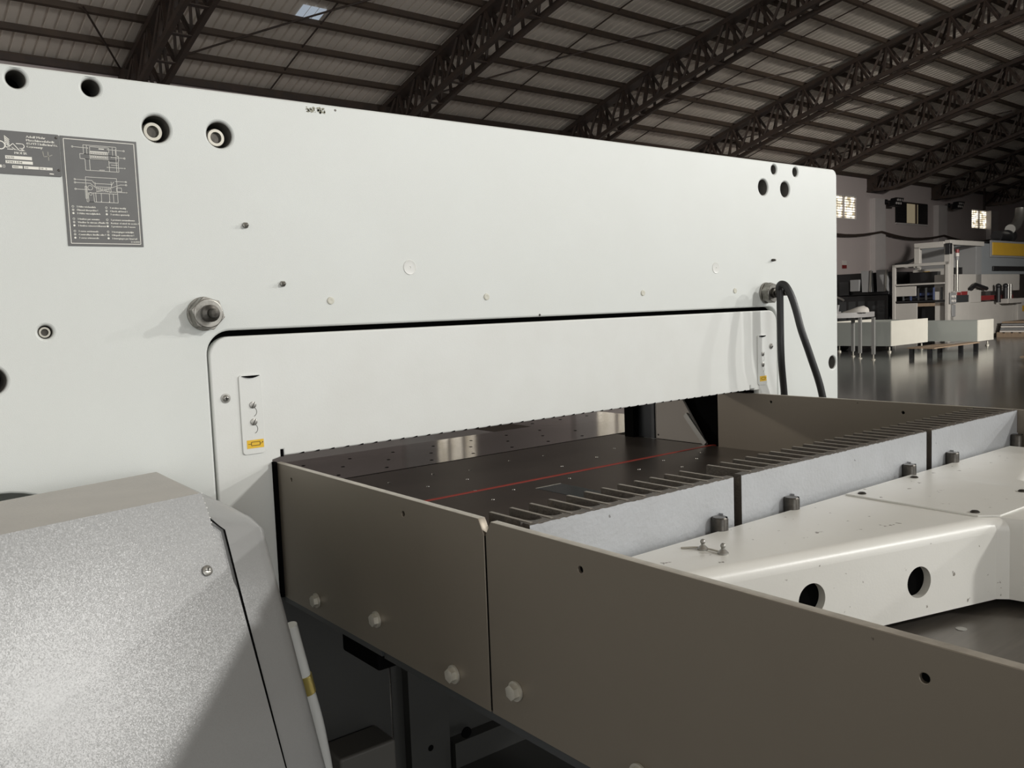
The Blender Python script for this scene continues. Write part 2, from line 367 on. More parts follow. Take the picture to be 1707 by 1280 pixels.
tag(hobj('wall_front', b, WALLM), 'plain long wall on the camera side of the hall', 'wall', kind='structure')
b = B(); b.prism([(-WALLW, 0), (WALLW, 0)] + [(WALLW - 2 * WALLW * i / 20, zroof(WALLW - 2 * WALLW * i / 20)) for i in range(21)], 'x', U1, U1 + .2)
tag(hobj('wall_right', b, WALLM), 'plain end wall closing the hall at the far right', 'wall', kind='structure')
# purlins
ORD = ['first', 'second', 'third', 'fourth', 'fifth', 'sixth', 'seventh', 'eighth', 'ninth', 'tenth', 'eleventh', 'twelfth', 'thirteenth', 'fourteenth', 'fifteenth', 'sixteenth', 'seventeenth', 'eighteenth', 'nineteenth', 'twentieth', 'twenty-first', 'twenty-second', 'twenty-third', 'twenty-fourth']
PW = [17.02 - 0.77 * k + (.18 if k == 0 else .18) * 0 for k in range(22)]
for k, w in enumerate(PW):
    b = B(); sl = 2 * 0.01104 * w
    z = ztop(w)
    b.hexa([(U0, w - .03, z + .03 * sl), (U0, w + .03, z - .03 * sl), (U0, w + .03, z + .10 - .03 * sl), (U0, w - .03, z + .10 + .03 * sl),
            (U1, w - .03, z + .03 * sl), (U1, w + .03, z - .03 * sl), (U1, w + .03, z + .10 - .03 * sl), (U1, w - .03, z + .10 + .03 * sl)])
    tag(hobj('roof_purlin', b, PURM), 'long rusty roof purlin, %s up from the far wall' % ORD[k], 'purlin', 'rusty purlins under the roof sheets')
# trusses
def truss_proto(u):
    t = hthing('roof_truss', '', 'truss', u, 0, 0, 'arched lattice trusses under the roof')
    ww = [16.8 - i * 0.4 for i in range(81)]
    b = B(); prev = None
    for w0, w1 in zip(ww, ww[1:]): b.bar((0, w0, ztop(w0) - .05), (0, w1, ztop(w1) - .05), .30, .10)
    hobj('top_chord', b, TRUSSM, t)
    def zb(w):
        e = 16.8 - abs(w)
        return max(zbot(w), 5.36) if e < 2.2 else zbot(w)
    for s in (-1, 1):
        b = B()
        for w0, w1 in zip(ww, ww[1:]): b.bar((s * .20, w0, zb(w0) + .05), (s * .20, w1, zb(w1) + .05), .085, .10)
        hobj('bottom_chord', b, TRUSSM, t)
    for i in range(0, 22): w = WALLW - 0.5 - i * 0.775; b = B(); b.box(-.2, .2, w - .06, w + .06, zb(w) + .03, zb(w) + .045); hobj('batten_plate', b, TRUSSM, t)
    b = B(); b.box(-.16, .16, 16.68, WALLW - 0.02, 5.36, ztop(16.85)); b.box(-.2, .2, 16.5, WALLW - .02, 5.36, 5.41)
    hobj('end_post', b, TRUSSM, t)
    for k in range(20):
        w0 = PW[k]; w1 = w0 - 0.77; wm = (w0 + w1) / 2
        for s in (-1, 1):
            b = B(); b.bar((s * .10, w0 - .02, ztop(w0) - .1), (s * .20, wm, zb(wm) + .08), .055, .06); hobj('diagonal', b, TRUSSM, t)
            b = B(); b.bar((s * .20, wm, zb(wm) + .08), (s * .10, w1 + .10, ztop(w1 + .1) - .1), .05, .05); hobj('diagonal', b, TRUSSM, t)
            if k < 16: b = B(); b.bar((s * .20, w1 + .02, zb(w1) + .08), (s * .10, w1 - .03, ztop(w1) - .1), .05, .05); hobj('vertical_strut', b, TRUSSM, t)
    return t
tr = truss_proto(UT(1))
for n in range(1, 9):
    o = tr if n == 1 else copy_tree(tr)
    o.location = H(UT(n), 0)
    o['label'] = ('dark arched lattice roof truss, %s from the left' % ORD[n - 1]) if n < 8 else 'dark arched lattice roof truss at the far right end of the hall'
# tie rods between the purlins
for n in range(1, 8):
    for j, f in enumerate((0.5,)):
        b = B(); u = UT(n + f)
        b.tube([(u, w, ztop(w) + 0.05) for w in [16.9 - .775 * 2 * i for i in range(10)]], 0.016, 6)
        tag(hobj('tie_rod', b, TRUSSM), 'thin tie rod across the purlins right of roof truss %d from the left' % n, 'rod', 'tie rods between the purlins')
    if n >= 6: continue
    b = B(); ra = lambda uu, w: (uu, w, ztop(w) - .02)
    b.tube([ra(UT(n) + .7 + (S - 1.2) * i / 12, 16.2 - 4.4 * i / 12) for i in range(13)], 0.018, 6)
    tag(hobj('brace_rod', b, TRUSSM), 'slanting brace rod rising to the right from roof truss %d' % n, 'rod', 'slanting brace rods in the roof')
b = B(); b.tube([(4.17 + .96 * i / 10, 15.3 + 1.5 * i / 10, ztop(15.3 + 1.5 * i / 10) - .02) for i in range(11)], 0.018, 6)
tag(hobj('brace_rod', b, TRUSSM), 'slanting brace rod falling to the right at the top left of the roof', 'rod', 'slanting brace rods in the roof')
b = B()
for k in range(3): b.hexa([(7.60 + .16 * k, 14.39, zroof(14.39) - .012), (7.74 + .16 * k, 14.39, zroof(14.39) - .012), (7.74 + .16 * k, 14.81, zroof(14.81) - .012), (7.60 + .16 * k, 14.81, zroof(14.81) - .012),
                           (7.60 + .16 * k, 14.39, zroof(14.39) - .004), (7.74 + .16 * k, 14.39, zroof(14.39) - .004), (7.74 + .16 * k, 14.81, zroof(14.81) - .004), (7.60 + .16 * k, 14.81, zroof(14.81) - .004)])
tag(hobj('skylight_panel', b, SKYL), 'small pale blue translucent sheet set in the roof', 'skylight')
# floodlights on the pilasters
def flood(u, z, label):
    t = hthing('floodlight', label, 'lamp', u, WALLW - .24, z, 'black floodlights on the far wall')
    b = B(); b.box(-.04, .04, -.16, 0, -.04, .04); b.box(-.10, .10, -.02, .0, -.10, .10); hobj('bracket', b, MACHB, t)
    b = B(); b.hexa([(-.10, -.36, -.18), (.40, -.40, -.18), (.40, -.16, -.20), (-.10, -.14, -.20), (.05, -.38, .14), (.62, -.42, .14), (.62, -.20, .12), (.05, -.16, .12)]); h = hobj('housing', b, MACHB, t)
    for r in range(2):
        for c in range(3): b = B(); x = .06 + .16 * c + .10 * r; b.cyl((x, -.41, -.08 + .13 * r), (x, -.36, -.08 + .13 * r), .045, seg=12); hobj('lens', b, PILM, t)
flood(33.75, 5.02, 'black floodlight on the wall left of the dark shuttered window')
flood(39.35, 5.16, 'black floodlight on the wall right of the dark shuttered window')
b = B(); b.bar((42.4, 16.6, 6.1), (42.4, 16.6, 5.05), .08); b.bar((42.4, 16.6, 5.3), (44.6, 16.3, 6.2), .08)
tag(hobj('hanging_bracket', b, TRUSSM), 'dark steel bracket hanging from the roof by the right-hand bright window', 'bracket')
b = B(); b.box(30.8, 31.1, WALLW - .03, WALLW - .005, 2.56, 2.72)
b.mi = 1; b.box(30.8, 31.1, WALLW - .03, WALLW - .005, 2.43, 2.56)
tag(hobj('wall_sign', b, [PAPER, REDP]), 'small red and white sign on the far wall above the black press', 'sign')

# ================================================================== background machines and goods (hall coordinates local to each thing)
TH = math.radians(2.75)                       # the goods on the floor stand a little askew to the wall
# -- workbench
t = hthing('workbench', 'light grey workbench with square steel legs behind the white machine', 'workbench', 18.0, 9.2)
b = B(); b.prism([(-.55, .55), (-.2, .0), (-.0, -.08), (.35, -.08), (.7, .0), (.7, .55)][::1], 'z', .89, 1.0); hobj('worktop', b, mat('grey_laminate', (.33, .32, .315), .5), t)
LEGM = mat('grey_leg_paint', (.26, .26, .25), .45)
for x, y in ((.0, -.02), (-.33, -.48), (-.1, .5), (.6, .45)):
    b = B(); b.box(x - .03, x + .03, y - .03, y + .03, .12, .895); lg = hobj('leg', b, LEGM, t)
    b = B(); b.lathe((x, y, 0), (0, 0, 1), [(0, .045), (.02, .045), (.03, .015), (.13, .015)], 12); hobj('levelling_foot', b, ZINC, lg)
t2 = hthing('side_table', 'grey box-fronted side table at the left end of the workbench', 'table', 18.25, 10.06)
b = B(); b.box(-.6, .12, -.25, .35, .85, 1.02); hobj('table_top', b, mat('grey_laminate_side', (.36, .35, .345), .5), t2)
for x, y in ((.02, -.15), (-.5, -.15), (-.5, .28), (.05, .28)): b = B(); b.box(x - .025, x + .025, y - .025, y + .025, 0, .855); hobj('leg', b, LEGM, t2)
b = B(); b.box(17.6, 18.08, 9.9, 10.2, 1.02, 1.20)
tag(hobj('carton', b, PAPER, None, .008), 'white carton on the side table next to the white machine', 'box')
b = B(); b.loft([[(18.0 + .12 * math.cos(a) * s, 9.1 + d + .0, 1.0 + h * max(0, math.sin(a))) for a in [pi * i / 10 for i in range(11)]] for d, s, h in ((.46, .2, .02), (.3, .8, .06), (.12, 1.2, .12), (.0, 1.2, .14), (-.08, .8, .1))], True, True)
tag(hobj('paper_roll', b, PAPER), 'crumpled white roll of paper lying on the workbench', 'paper')
# -- bins
def bin_(name, label, u, w, L, D, z0, z1, taper=0.0):
    t = hthing(name, label, 'bin', u, w, 0, 'grey sheet metal bins on the floor')
    b = B(); k = .018
    b.box(0, L, 0, k, z0, z1); o = hobj('front_panel', b, BINM, t)
    b = B(); b.box(0, k, k, D, z0, z1 - .02); hobj('end_panel', b, BIND, t)
    b = B(); b.box(L - k, L, k, D, z0, z1 - .02); hobj('end_panel', b, BIND, t)
    b = B(); b.box(k, L - k, D - k, D, z0, z1); hobj('back_panel', b, BINM, t)
    b = B(); b.box(k, L - k, k, D - k, z0, z0 + k); hobj('bottom', b, BIND, t)
    for x, y in ((.12, .1), (L - .12, .1), (.12, D - .1), (L - .12, D - .1)):
        b = B(); b.lathe((x, y, 0), (0, 0, 1), [(0, .05), (.03, .05), (.05, .02), (z0 + .005, .02)], 12); hobj('foot', b, ZINC, t)
    return t
bin_('metal_bin', 'pale grey open metal bin on feet, left of the pair', 20.06, 9.47, 1.95, 1.45, .155, .745)
bin_('metal_bin', 'pale grey open metal bin on feet, right of the pair', 22.45, 8.46, .98, 2.75, .145, .665)
# -- low platform
t = hthing('low_platform', 'low wooden platform on short dark legs in front of the right bin', 'platform', 18.6, 8.0)
b = B(); b.box(-.05, 2.35, -.15, .08, .19, .215); b.box(-.05, 1.5, .12, .42, .19, .215); hobj('board', b, WOOD, t)
for x, y in ((.05, -.02), (1.55, -.05), (2.25, -.1), (1.45, .36), (.05, .36)): b = B(); b.box(x - .04, x + .04, y - .04, y + .04, 0, .19); hobj('leg', b, MACHB, t)
# -- pallet of goods on the right
t = hthing('pallet', 'wooden pallet against the off-white machine at the right', 'pallet', 27.7, 9.4)
b = B()
for k in range(5): b.box(0, 1.9, -.5 + .22 * k, -.36 + .22 * k, .11, .14)
hobj('deck_boards', b, WOOD, t)
for k in range(3): b = B(); b.box(.0 + .85 * k, .12 + .85 * k, -.5, .52, 0, .11); hobj('bearer', b, WOOD, t)
for k in range(5):
    b = B(); b.box(27.75 + .04 * k, 29.5 + .03 * k, 8.95 + .01 * k, 9.85, .142 + .065 * k, .190 + .065 * k)
    tag(hobj('sheet_stack', b, [PAPER, MACHG, PAPER, MACHG, WOOD][k], None), 'flat bundle of sheets on the pallet at right, %s from the bottom' % ORD[k], 'stack', 'bundles stacked on the right pallet')
b = B(); b.box(28.05, 28.2, 8.93, 8.945, .12, .47)
tag(hobj('strap', b, ORANGE), 'orange strap around the bundles on the right pallet', 'strap')
t = hthing('pallet', 'corner of a wooden pallet on the floor at the right edge', 'pallet', 17.75, 5.95)
b = B(); b.box(0, 1.6, -.9, 0, .085, .115); hobj('deck_boards', b, WOOD, t)
for k in range(2): b = B(); b.box(.12, 1.5, -.85 + .6 * k, -.75 + .6 * k, 0, .085); hobj('bearer', b, MACHB, t)
t = hthing('pallet_jack', 'red pallet jack parked behind the workbench', 'pallet jack', 20.6, 11.3)
b = B(); b.box(-.5, .5, -.3, .3, .12, .36); hobj('body', b, REDP, t)
b = B(); b.tube([(0, 0, .36), (.1, -.1, .7), (.15, -.15, 1.15)], .03, 8); hobj('handle', b, MACHG, t)
for s in (-.25, .25): b = B(); b.cyl((-.3, s, .09), (.3, s, .09), .09, seg=14); hobj('wheel', b, MACHB, t)
# -- black printing press
t = hthing('printing_press', 'long black printing press by the far wall behind the workbench', 'printing press', 25.2, 11.99)
b = B(); b.box(0, 2.6, 0, 1.7, 0, 1.37); hobj('lower_body', b, MACHB, t, .02)
b = B(); b.box(.1, 2.6, 0.02, 1.7, 1.37, 2.04); hobj('upper_body', b, mat('black_gloss_cover', (.008, .008, .009), .4), t, .02)
for y in (.40, -.06):
    b = B(); b.hexa([(-.30, y, 1.47), (-.30, y + .24, 1.47), (-.05, y + .24, 1.47), (-.05, y, 1.47), (-.12, y + .06, 2.1), (-.12, y + .36, 2.1), (-.0, y + .36, 2.1), (-.0, y + .06, 2.1)])
    cv = hobj('slanted_cover', b, MACHG, t)
    b = B(); b.bar((-.31, y - .01, 1.47), (-.13, y + .05, 2.1), .04); hobj('chrome_edge', b, STEEL, cv)
b = B(); b.box(-.25, .0, .75, 1.05, 1.5, 1.85); hobj('control_box', b, MACHG, t, .02)
b = B(); b.box(-.02, .0, 1.2, 1.5, 1.4, 1.8); hobj('grey_door', b, DSTEEL, t)
b = B(); b.tube([(-.6, 1.5, 1.45), (-.7, 1.05, 1.28), (-.7, 1.0, 1.24)], .03, 8); hobj('guard_rail', b, STEEL, t)
b = B()
for k in range(5): b.box(-.01, .0, .1 + .3 * k, .32 + .3 * k, .55, 1.2)
hobj('side_panel', b, DSTEEL, t)
# -- off-white die cutting machine
t = hthing('die_cutting_machine', 'large off-white machine with open delivery frame and amber plate', 'machine', 24.6, 10.04)
def part(name, q, m, bevel=.01, par=None):
    bb = B(); bb.box(*q); return hobj(name, bb, m, par or t, bevel)
part('post', (0, .09, 1.46, 1.55, .0, 2.2), MACHW); part('post', (0, .09, .0, .09, 0, 2.2), MACHW); part('post', (1.6, 1.69, 1.46, 1.55, 0, 2.2), MACHW)
part('top_rail', (0, .09, 0, 1.55, 2.12, 2.2), MACHW); part('top_rail', (.09, 1.69, 1.46, 1.55, 2.12, 2.2), MACHW)
part('middle_rail', (.0, .06, .09, 1.46, 1.60, 1.65), MACHW); part('back_curtain', (1.10, 1.15, .1, 1.46, 0, 1.58), MACHB, 0)
part('rear_cabinet', (1.2, 3.0, .45, 1.5, 0, 2.06), MACHW); part('cabinet_notice', (1.18, 1.2, 1.0, 1.2, 1.80, 2.0), AMBER)
part('cabinet_door', (1.185, 1.2, .50, .92, .9, 2.0), MACHW); part('dark_opening', (1.17, 1.2, .1, .45, .6, 2.06), MACHB)
part('delivery_deck', (.02, 1.2, .09, 1.5, 1.12, 1.17), MACHB); part('lower_guard', (.03, .06, .85, 1.46, .0, 1.1), MACHW)
part('lower_opening', (.30, 1.2, .09, .85, .0, 1.0), MACHB)
for k in range(4): part('gripper_bar', (.15 + .22 * k, .25 + .22 * k, .12, 1.40, 1.30 + .07 * (k % 3), 1.38 + .07 * (k % 3)), [BLUE, MACHB, DSTEEL, BLUE][k])
for k in range(5): part('sheet_guide', (.12 + .2 * k, .15 + .2 * k, .2, 1.30, 1.20 + .02 * k, 1.24 + .02 * k), [MACHB, DSTEEL, BLUE, MACHB, DSTEEL][k], 0)
for k in range(6): bb = B(); bb.cyl((.10, .22 + .21 * k, 1.18), (.10, .22 + .21 * k, 1.52), .03, seg=8); hobj('suction_rod', bb, [MACHB, BLUE, DSTEEL][k % 3], t)
part('delivery_pallet', (.1, 1.1, .12, .95, 1.0, 1.10), WOOD)
part('white_slat', (.06, .1, .9, 1.46, 1.30, 1.58), MACHW)
part('mast', (.06, .30, -.02, .14, .0, 2.65), MACHW); part('gantry', (.10, 2.4, -.02, .14, 2.66, 2.79), MACHW)
part('gantry', (.05, .20, .14, .95, 2.60, 2.76), MACHW); part('gantry_post', (.05, .20, .8, .95, 2.2, 2.66), MACHW)
part('gantry_cap', (.02, .18, -.03, .10, 2.40, 2.70), MACHB)
for k, mm in enumerate((REDP, PAPER, MACHG)): bb = B(); bb.cyl((.42, -.06, 2.44 - .10 * k), (.42, -.06, 2.53 - .10 * k), .05, seg=12); hobj('signal_lamp', bb, mm, t)
bb = B(); bb.cyl((.42, -.06, 1.40), (.42, -.06, 2.24), .035, seg=12); hobj('signal_pole', bb, STEEL, t)
part('control_column', (.1, 1.45, -.02, .4, .0, 1.40), MACHW); part('column_window', (.45, 1.28, -.035, -.02, 1.08, 1.28), DSTEEL)
part('red_plate', (.5, .75, -.035, -.02, 1.28, 1.36), REDP); part('red_plate', (.78, 1.2, -.035, -.02, 1.28, 1.38), REDP)
bb = B(); bb.tube([(.1, 1.50, 2.2), (.1, 1.2, 2.24), (.1, .95, 2.32), (.1, .86, 2.55)], .045, 8); hobj('black_cloth', bb, MACHB, t)  # black cloth draped up to the gantry, kept as a machine part
part('button_panel', (.02, .4, -.05, -.02, 1.05, 1.36), MACHG)
for k in range(4): bb = B(); bb.cyl((.12 + .16 * (k % 2), -.08, 1.13 + .12 * (k // 2)), (.12 + .16 * (k % 2), -.05, 1.13 + .12 * (k // 2)), .035, seg=10); hobj('push_button', bb, PAPER, t)
part('cable_duct', (.14, .34, -.06, -.02, .70, 1.02), MACHG)
part('step_box', (1.45, 2.2, -.02, .4, 1.05, 1.40), MACHW); part('side_panel', (1.45, 4.8, .0, .5, .0, 1.06), MACHW)
part('upper_panel', (.3, 5.4, .05, .5, 1.36, 1.86), MACHW); part('red_rail', (2.2, 4.7, -.01, .05, 1.10, 1.24), REDP)
part('table_ledge', (3.6, 5.0, -.25, 0, .98, 1.12), MACHW); part('end_cabinet', (4.85, 6.4, -.1, .5, 0, 1.05), MACHW); part('notice', (5.2, 5.7, -.115, -.1, .70, .88), AMBER)
for x in (3.2, 3.75): bb = B(); bb.cyl((x, -.12, 1.02), (x, -.12, 1.45), .07, seg=12); bb.ball((x, -.12, 1.5), .08, 10); hobj('clamp', bb, MACHB, t)
for x in (3.95, 4.15): bb = B(); bb.cyl((x, -.12, 1.12), (x, -.12, 1.55), .05, seg=12); hobj('chrome_post', bb, STEEL, t)
bb = B(); bb.tube([(1.4, -.05, 1.44), (1.7, -.05, 1.56), (2.1, -.05, 1.50), (2.5, -.05, 1.44)], .06, 8); hobj('black_hose', bb, MACHB, t)
part('head', (2.35, 6.6, .1, 1.8, 1.86, 2.76), mat('blue_grey_machine_paint', (.20, .215, .225), .5)); part('head_cheek', (2.0, 2.4, .05, 1.8, 1.4, 2.66), MACHG)
part('slot', (3.3, 6.0, .05, .1, 1.96, 2.10), MACHB); part('slanted_panel', (1.85, 2.25, .6, .7, 1.8, 2.35), MACHG)
yp = part('amber_plate', (3.2, 6.2, .04, .1, 2.42, 2.80), AMBER); part('plate_frame', (3.1, 6.25, .06, .1, 2.36, 2.86), MACHG)
part('dark_unit', (1.0, 1.8, .7, 1.5, 1.4, 1.98), MACHB)
bb = B(); bb.cyl((4.2, .3, 3.02), (5.0, .3, 3.02), .17, seg=18); bb.cyl((5.0, .3, 3.02), (5.25, .3, 3.06), .22, seg=18); bb.box(4.2, 5.2, .2, .4, 2.76, 2.95); mo = hobj('motor', bb, MACHB, t)
bb = B(); bb.tube([(5.0, .2, 3.25), (5.4, .3, 3.3), (5.8, .3, 3.42), (6.1, .3, 3.7), (6.15, .3, 3.95)], .15, 12); hobj('air_duct', bb, STEEL, t)
part('motor_base', (2.2, 5.0, .15, .9, 2.76, 2.83), MACHB)

# ================================================================== the paper cutting machine
Z = lambda z: z + F0
M0 = thing('paper_cutting_machine', 'large white paper cutting machine seen from its rear table', 'cutting machine', (0.697, 0.2, 0))
# --- frame
def hole(x, z, r): return circle(x, z, r, 40)
HB = [(-.385, 1.693, .0142), (-.281, 1.693, .0140), (-.185, 1.639, .0225), (-.080, 1.639, .0225), (1.522, 1.692, .0135), (1.627, 1.692, .0135), (1.470, 1.639, .0225), (1.575, 1.639, .0225), (1.817, 1.121, .0205), (-.373, 1.313, .0108), (-.452, 1.243, .022)]
outer = [(-1.7, 0.0)]
notch = rrect(-.1265, 1.5285, .30, Z(.2328), .042, 10, (0, 0, 1, 1))      # opening for the knife panel
outer = [(-1.7, .0), (1.846, .0)] + rrect(-1.7, 1.846, .0, Z(.6435), .022, 8, (0, 0, 1, 0))[2:]
arch = rrect(-1.3, -.325, .25, 1.0715, .13, 12)
obj('frame', plate_xz(outer, [hole(*h) for h in HB] + [notch, arch], 0, .06, .004), WHITE, M0)
b = B(); b.box(-1.7, 1.84, .19, .62, Z(.24), Z(.64)); b.box(-1.7, -.30, .30, .62, 0, Z(.24)); b.box(1.56, 1.84, .07, .62, 0, Z(.24)); b.box(-.30, -.14, .07, .62, 0, Z(.24))
b.box(-1.7, 1.84, .062, .19, Z(.52), Z(.64)); b.box(-1.7, 1.84, .10, .19, Z(.24), Z(.52))
obj('crossbeam', b, WHITE, M0)
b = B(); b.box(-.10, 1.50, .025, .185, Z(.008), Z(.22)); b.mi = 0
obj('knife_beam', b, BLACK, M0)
# knife panel: a wide apron with two legs
pan = [(-.1235, .45), (-.1235, Z(.2225) - .036)] + [(-.0875 - .036 * math.cos(a), Z(.2225) - .036 + .036 * math.sin(a)) for a in [pi / 2 * i / 8 for i in range(9)]] + \
      [(1.4885 + .036 * math.sin(a), Z(.2225) - .036 + .036 * math.cos(a)) for a in [pi / 2 * i / 8 for i in range(9)]] + \
      [(1.5245, .45), (1.437, .45), (1.437, Z(-.002)), (1.414, Z(-.002)), (1.414, Z(.003)), (1.397, Z(.003)), (1.397, Z(.013)), (1.394, Z(.013)), (1.394, Z(.0)), (0.0005, Z(.0)), (0.0005, Z(.012)), (-.0045, Z(.012)), (-.0045, Z(-.001)), (-.021, Z(-.005)), (-.021, .45)]
obj('knife_panel', plate_xz(pan, [], -.001, .020, .003), PANELW, M0)
b = B()
for k in range(44): x = .03 + .031 * k; b.hexa([(x, -.0012, Z(.0)), (x + .011, -.0012, Z(.0)), (x + .011, .01, Z(.0)), (x, .01, Z(.0)), (x + .006, -.0012, Z(.0022)), (x + .011, -.0012, Z(.0028)), (x + .011, .01, Z(.0028)), (x + .006, .01, Z(.0022))])
b.box(-.0042, .0002, -.0014, .006, Z(-.001), Z(.0118)); obj('edge_notch', b, BLACK, M0)
b = B(); b.box(-.124, 1.526, .021, .024, Z(.03), Z(.236)); b.box(-.14, 1.54, .0605, .0625, Z(.20), Z(.26)); b.box(-.14, -.122, .0605, .0625, .46, Z(.2)); b.box(1.523, 1.54, .0605, .0625, .46, Z(.2)); obj('gap_shade', b, BLACK, M0)  # black sheets behind the panel gap, standing in for its shade
# lower cover between the legs, column and base
b = B(); b.box(-.020, .203, .012, .03, .45, Z(-.262)); b.box(.207, 1.436, .012, .03, .30, Z(-.262)); b.box(-.02, .203, .012, .03, .0, .448)
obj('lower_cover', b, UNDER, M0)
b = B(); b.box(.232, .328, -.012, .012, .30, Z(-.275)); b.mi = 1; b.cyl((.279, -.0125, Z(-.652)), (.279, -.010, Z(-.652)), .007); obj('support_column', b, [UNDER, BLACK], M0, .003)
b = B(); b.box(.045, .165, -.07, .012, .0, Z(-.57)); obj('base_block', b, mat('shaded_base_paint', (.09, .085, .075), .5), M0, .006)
b = B(); b.tube(smooth_catmull([(-.0955, -.2105, Z(-.238)), (-.083, -.205, Z(-.29)), (-.070, -.20, Z(-.345)), (-.046, -.19, Z(-.45)), (-.03, -.18, Z(-.60)), (-.03, -.18, Z(-1.0))]), .0105, 14); cd = obj('white_conduit', b, CAPW, M0)
b = B(); b.cyl((-.0735, -.201, Z(-.330)), (-.0665, -.199, Z(-.362)), .0125, seg=14); obj('brass_fitting', b, mat('brass', (.50, .40, .12), .35, .6), cd)
b = B(); b.box(.335, 1.40, -.42, .012, Z(-.735), Z(-.715)); b.box(.335, 1.40, -.02, .012, Z(-.715), Z(-.66)); b.mi = 1; b.cyl((.365, -.0215, Z(-.645)), (.365, -.018, Z(-.645)), .012); obj('base_shelf', b, [UNDER, BLACK], M0)
b = B(); b.tube(smooth_catmull([(.62, -.16, Z(-.85)), (.60, -.2, Z(-.78)), (.57, -.30, Z(-.74)), (.56, -.42, Z(-.74))]), .03, 10); obj('drain_pipe', b, GREYT, M0)
b = B(); b.box(-.012, .04, -.34, -.22, Z(-.30), Z(-.262)); obj('table_bracket', b, BLACK, M0, .004)
# tables
TZ = -.177
b = B(); b.box(-.006, 1.42, -.70, .556, Z(TZ - .04), Z(TZ)); obj('table_top', b, TABLE, M0)
b = B(); b.prism([(-.006, .566), (1.83, .566), (1.83, 1.6), (1.365, 1.6), (1.365, .94), (-.006, .94)], 'z', Z(TZ - .04), Z(TZ)); obj('front_table', b, TABLEF, M0)
b = B(); b.box(-.006, 1.42, .55, .57, Z(TZ - .04), Z(TZ - .012)); obj('table_groove', b, BLACK, M0)
b = B(); b.box(-.006, 1.44, .158, .170, Z(TZ - .004), Z(TZ + .0008)); obj('cutting_stick', b, RED, M0)
b = B(); b.box(.664, .742, -.70, .078, Z(TZ), Z(TZ + .0006)); obj('spindle_slot', b, mat('teal_glossy_slot', (.03, .045, .048), .15, .3), M0)
b = B(); b.box(.664, .742, .077, .081, Z(TZ), Z(TZ + .001)); obj('slot_rim', b, ZINC, M0)
nz = B(); nz2 = B()
for x, y in ((.52, .06), (.62, .30), (.50, .30), (.40, .26), (.80, .11), (.90, .25), (.70, .40), (.60, .43), (.98, .42), (1.06, .28), (1.14, .10), (1.22, .05), (1.00, .06), (.46, .42), (.55, .17), (.32, .40), (.86, .43), (1.2, .35), (.36, .20), (.62, .11), (.34, .49), (1.1, .0), (1.3, .1)):
    nz.lathe((x, y, Z(TZ)), (0, 0, 1), [(0, .004), (.0012, .0035), (.0016, 0)], 10)
obj('air_nozzle', nz, STEEL, M0)
for i in range(9):
    for j in range(3): x = .12 + .15 * i + .07 * (j % 2); nz2.lathe((x, .62 + .11 * j, Z(TZ)), (0, 0, 1), [(0, .006), (.0006, .005), (.0008, 0)], 10)
for i in range(3):
    for j in range(4): nz2.lathe((1.42 + .14 * i + .07 * (j % 2), 1.0 + .14 * j, Z(TZ)), (0, 0, 1), [(0, .007), (.0006, .006), (.0008, 0)], 10)
obj('front_table_nozzle', nz2, BLACK, M0)
b = B(); b.box(-.006, 1.42, -2.0, -.715, Z(-.235), Z(-.218)); obj('rear_table', b, REARP, M0)
for x, y in ((.455, -.955), (.570, -.955)):
    b = B(); b.lathe((x, y, Z(-.218)), (0, 0, 1), [(0, .0075), (.0008, .0075), (.001, .005), (.0006, 0)], 16); obj('countersunk_screw', b, STEEL, M0)
# side walls of the table
def side_plate(y0, y1, x, cham):
    ch = .018
    pts = [(y0, Z(-.258)), (y1, Z(-.258)), (y1, Z(-.0095) - (ch if cham[1] else 0))] + ([(y1 - ch * .6, Z(-.0095))] if cham[1] else []) + ([(y0 + ch * .6, Z(-.0095)), (y0, Z(-.0095) - ch)] if cham[0] else [(y0, Z(-.0095))])
    return pts
hl = [circle(-.069, Z(-.033), .0035, 14), circle(-.445, Z(-.033), .004, 14)]
P1 = obj('side_plate', plate_yz(side_plate(-.637, -.004, 0, (1, 0)), hl, -.0175, .0115, .0007), PLATEM, M0)
hl = [circle(-.814, Z(-.035), .004, 14), circle(-1.192, Z(-.037), .004, 14)]
P2 = obj('side_plate', plate_yz(side_plate(-1.95, -.6415, 0, (0, 1)), hl, -.0175, .0115, .0007), PLATEM, M0)
hl = [circle(-.051, Z(-.033), .0035, 14), circle(-.431, Z(-.037), .004, 14)]
P3 = obj('side_plate', plate_yz([(.134, Z(TZ)), (.134, Z(-.012)), (-1.95, Z(-.012)), (-1.95, Z(-.258)), (.134, Z(-.258))], hl, 1.42, .0115, .0012), PLATEM, M0)
b = B(); b.box(-.022, -.006, -.0038, -.0005, Z(-.256), Z(-.012)); b.box(-.0235, -.0178, -.012, -.001, Z(-.258), Z(-.008)); obj('edge_gap_shade', b, BLACK, M0)  # black strips painted in for the dark gap beside the plate
b = B(); b.box(-.0160, -.0075, -.6425, -.6365, Z(-.256), Z(-.03)); obj('seam_shade', b, BLACK, M0)  # black backing that darkens the seam between the two plates
b = B(); b.box(-.016, .03, -.36, -.005, Z(-.268), Z(-.2585)); b.box(-.012, .02, -1.95, -.36, Z(-.272), Z(-.2585)); obj('support_rail', b, DSTEEL, M0)
b = B()
for y, z in ((-.069, -.033), (-.445, -.033), (-.814, -.035), (-1.192, -.037)): b.cyl((-.0140, y, Z(z)), (-.0065, y, Z(z)), .0039, seg=14)
for y, z in ((-.051, -.033), (-.431, -.037)): b.cyl((1.4235, y, Z(z)), (1.431, y, Z(z)), .0039, seg=14)
obj('hole_shade_plug', b, BLACK, M0)  # black plugs give the plate holes their inner shade
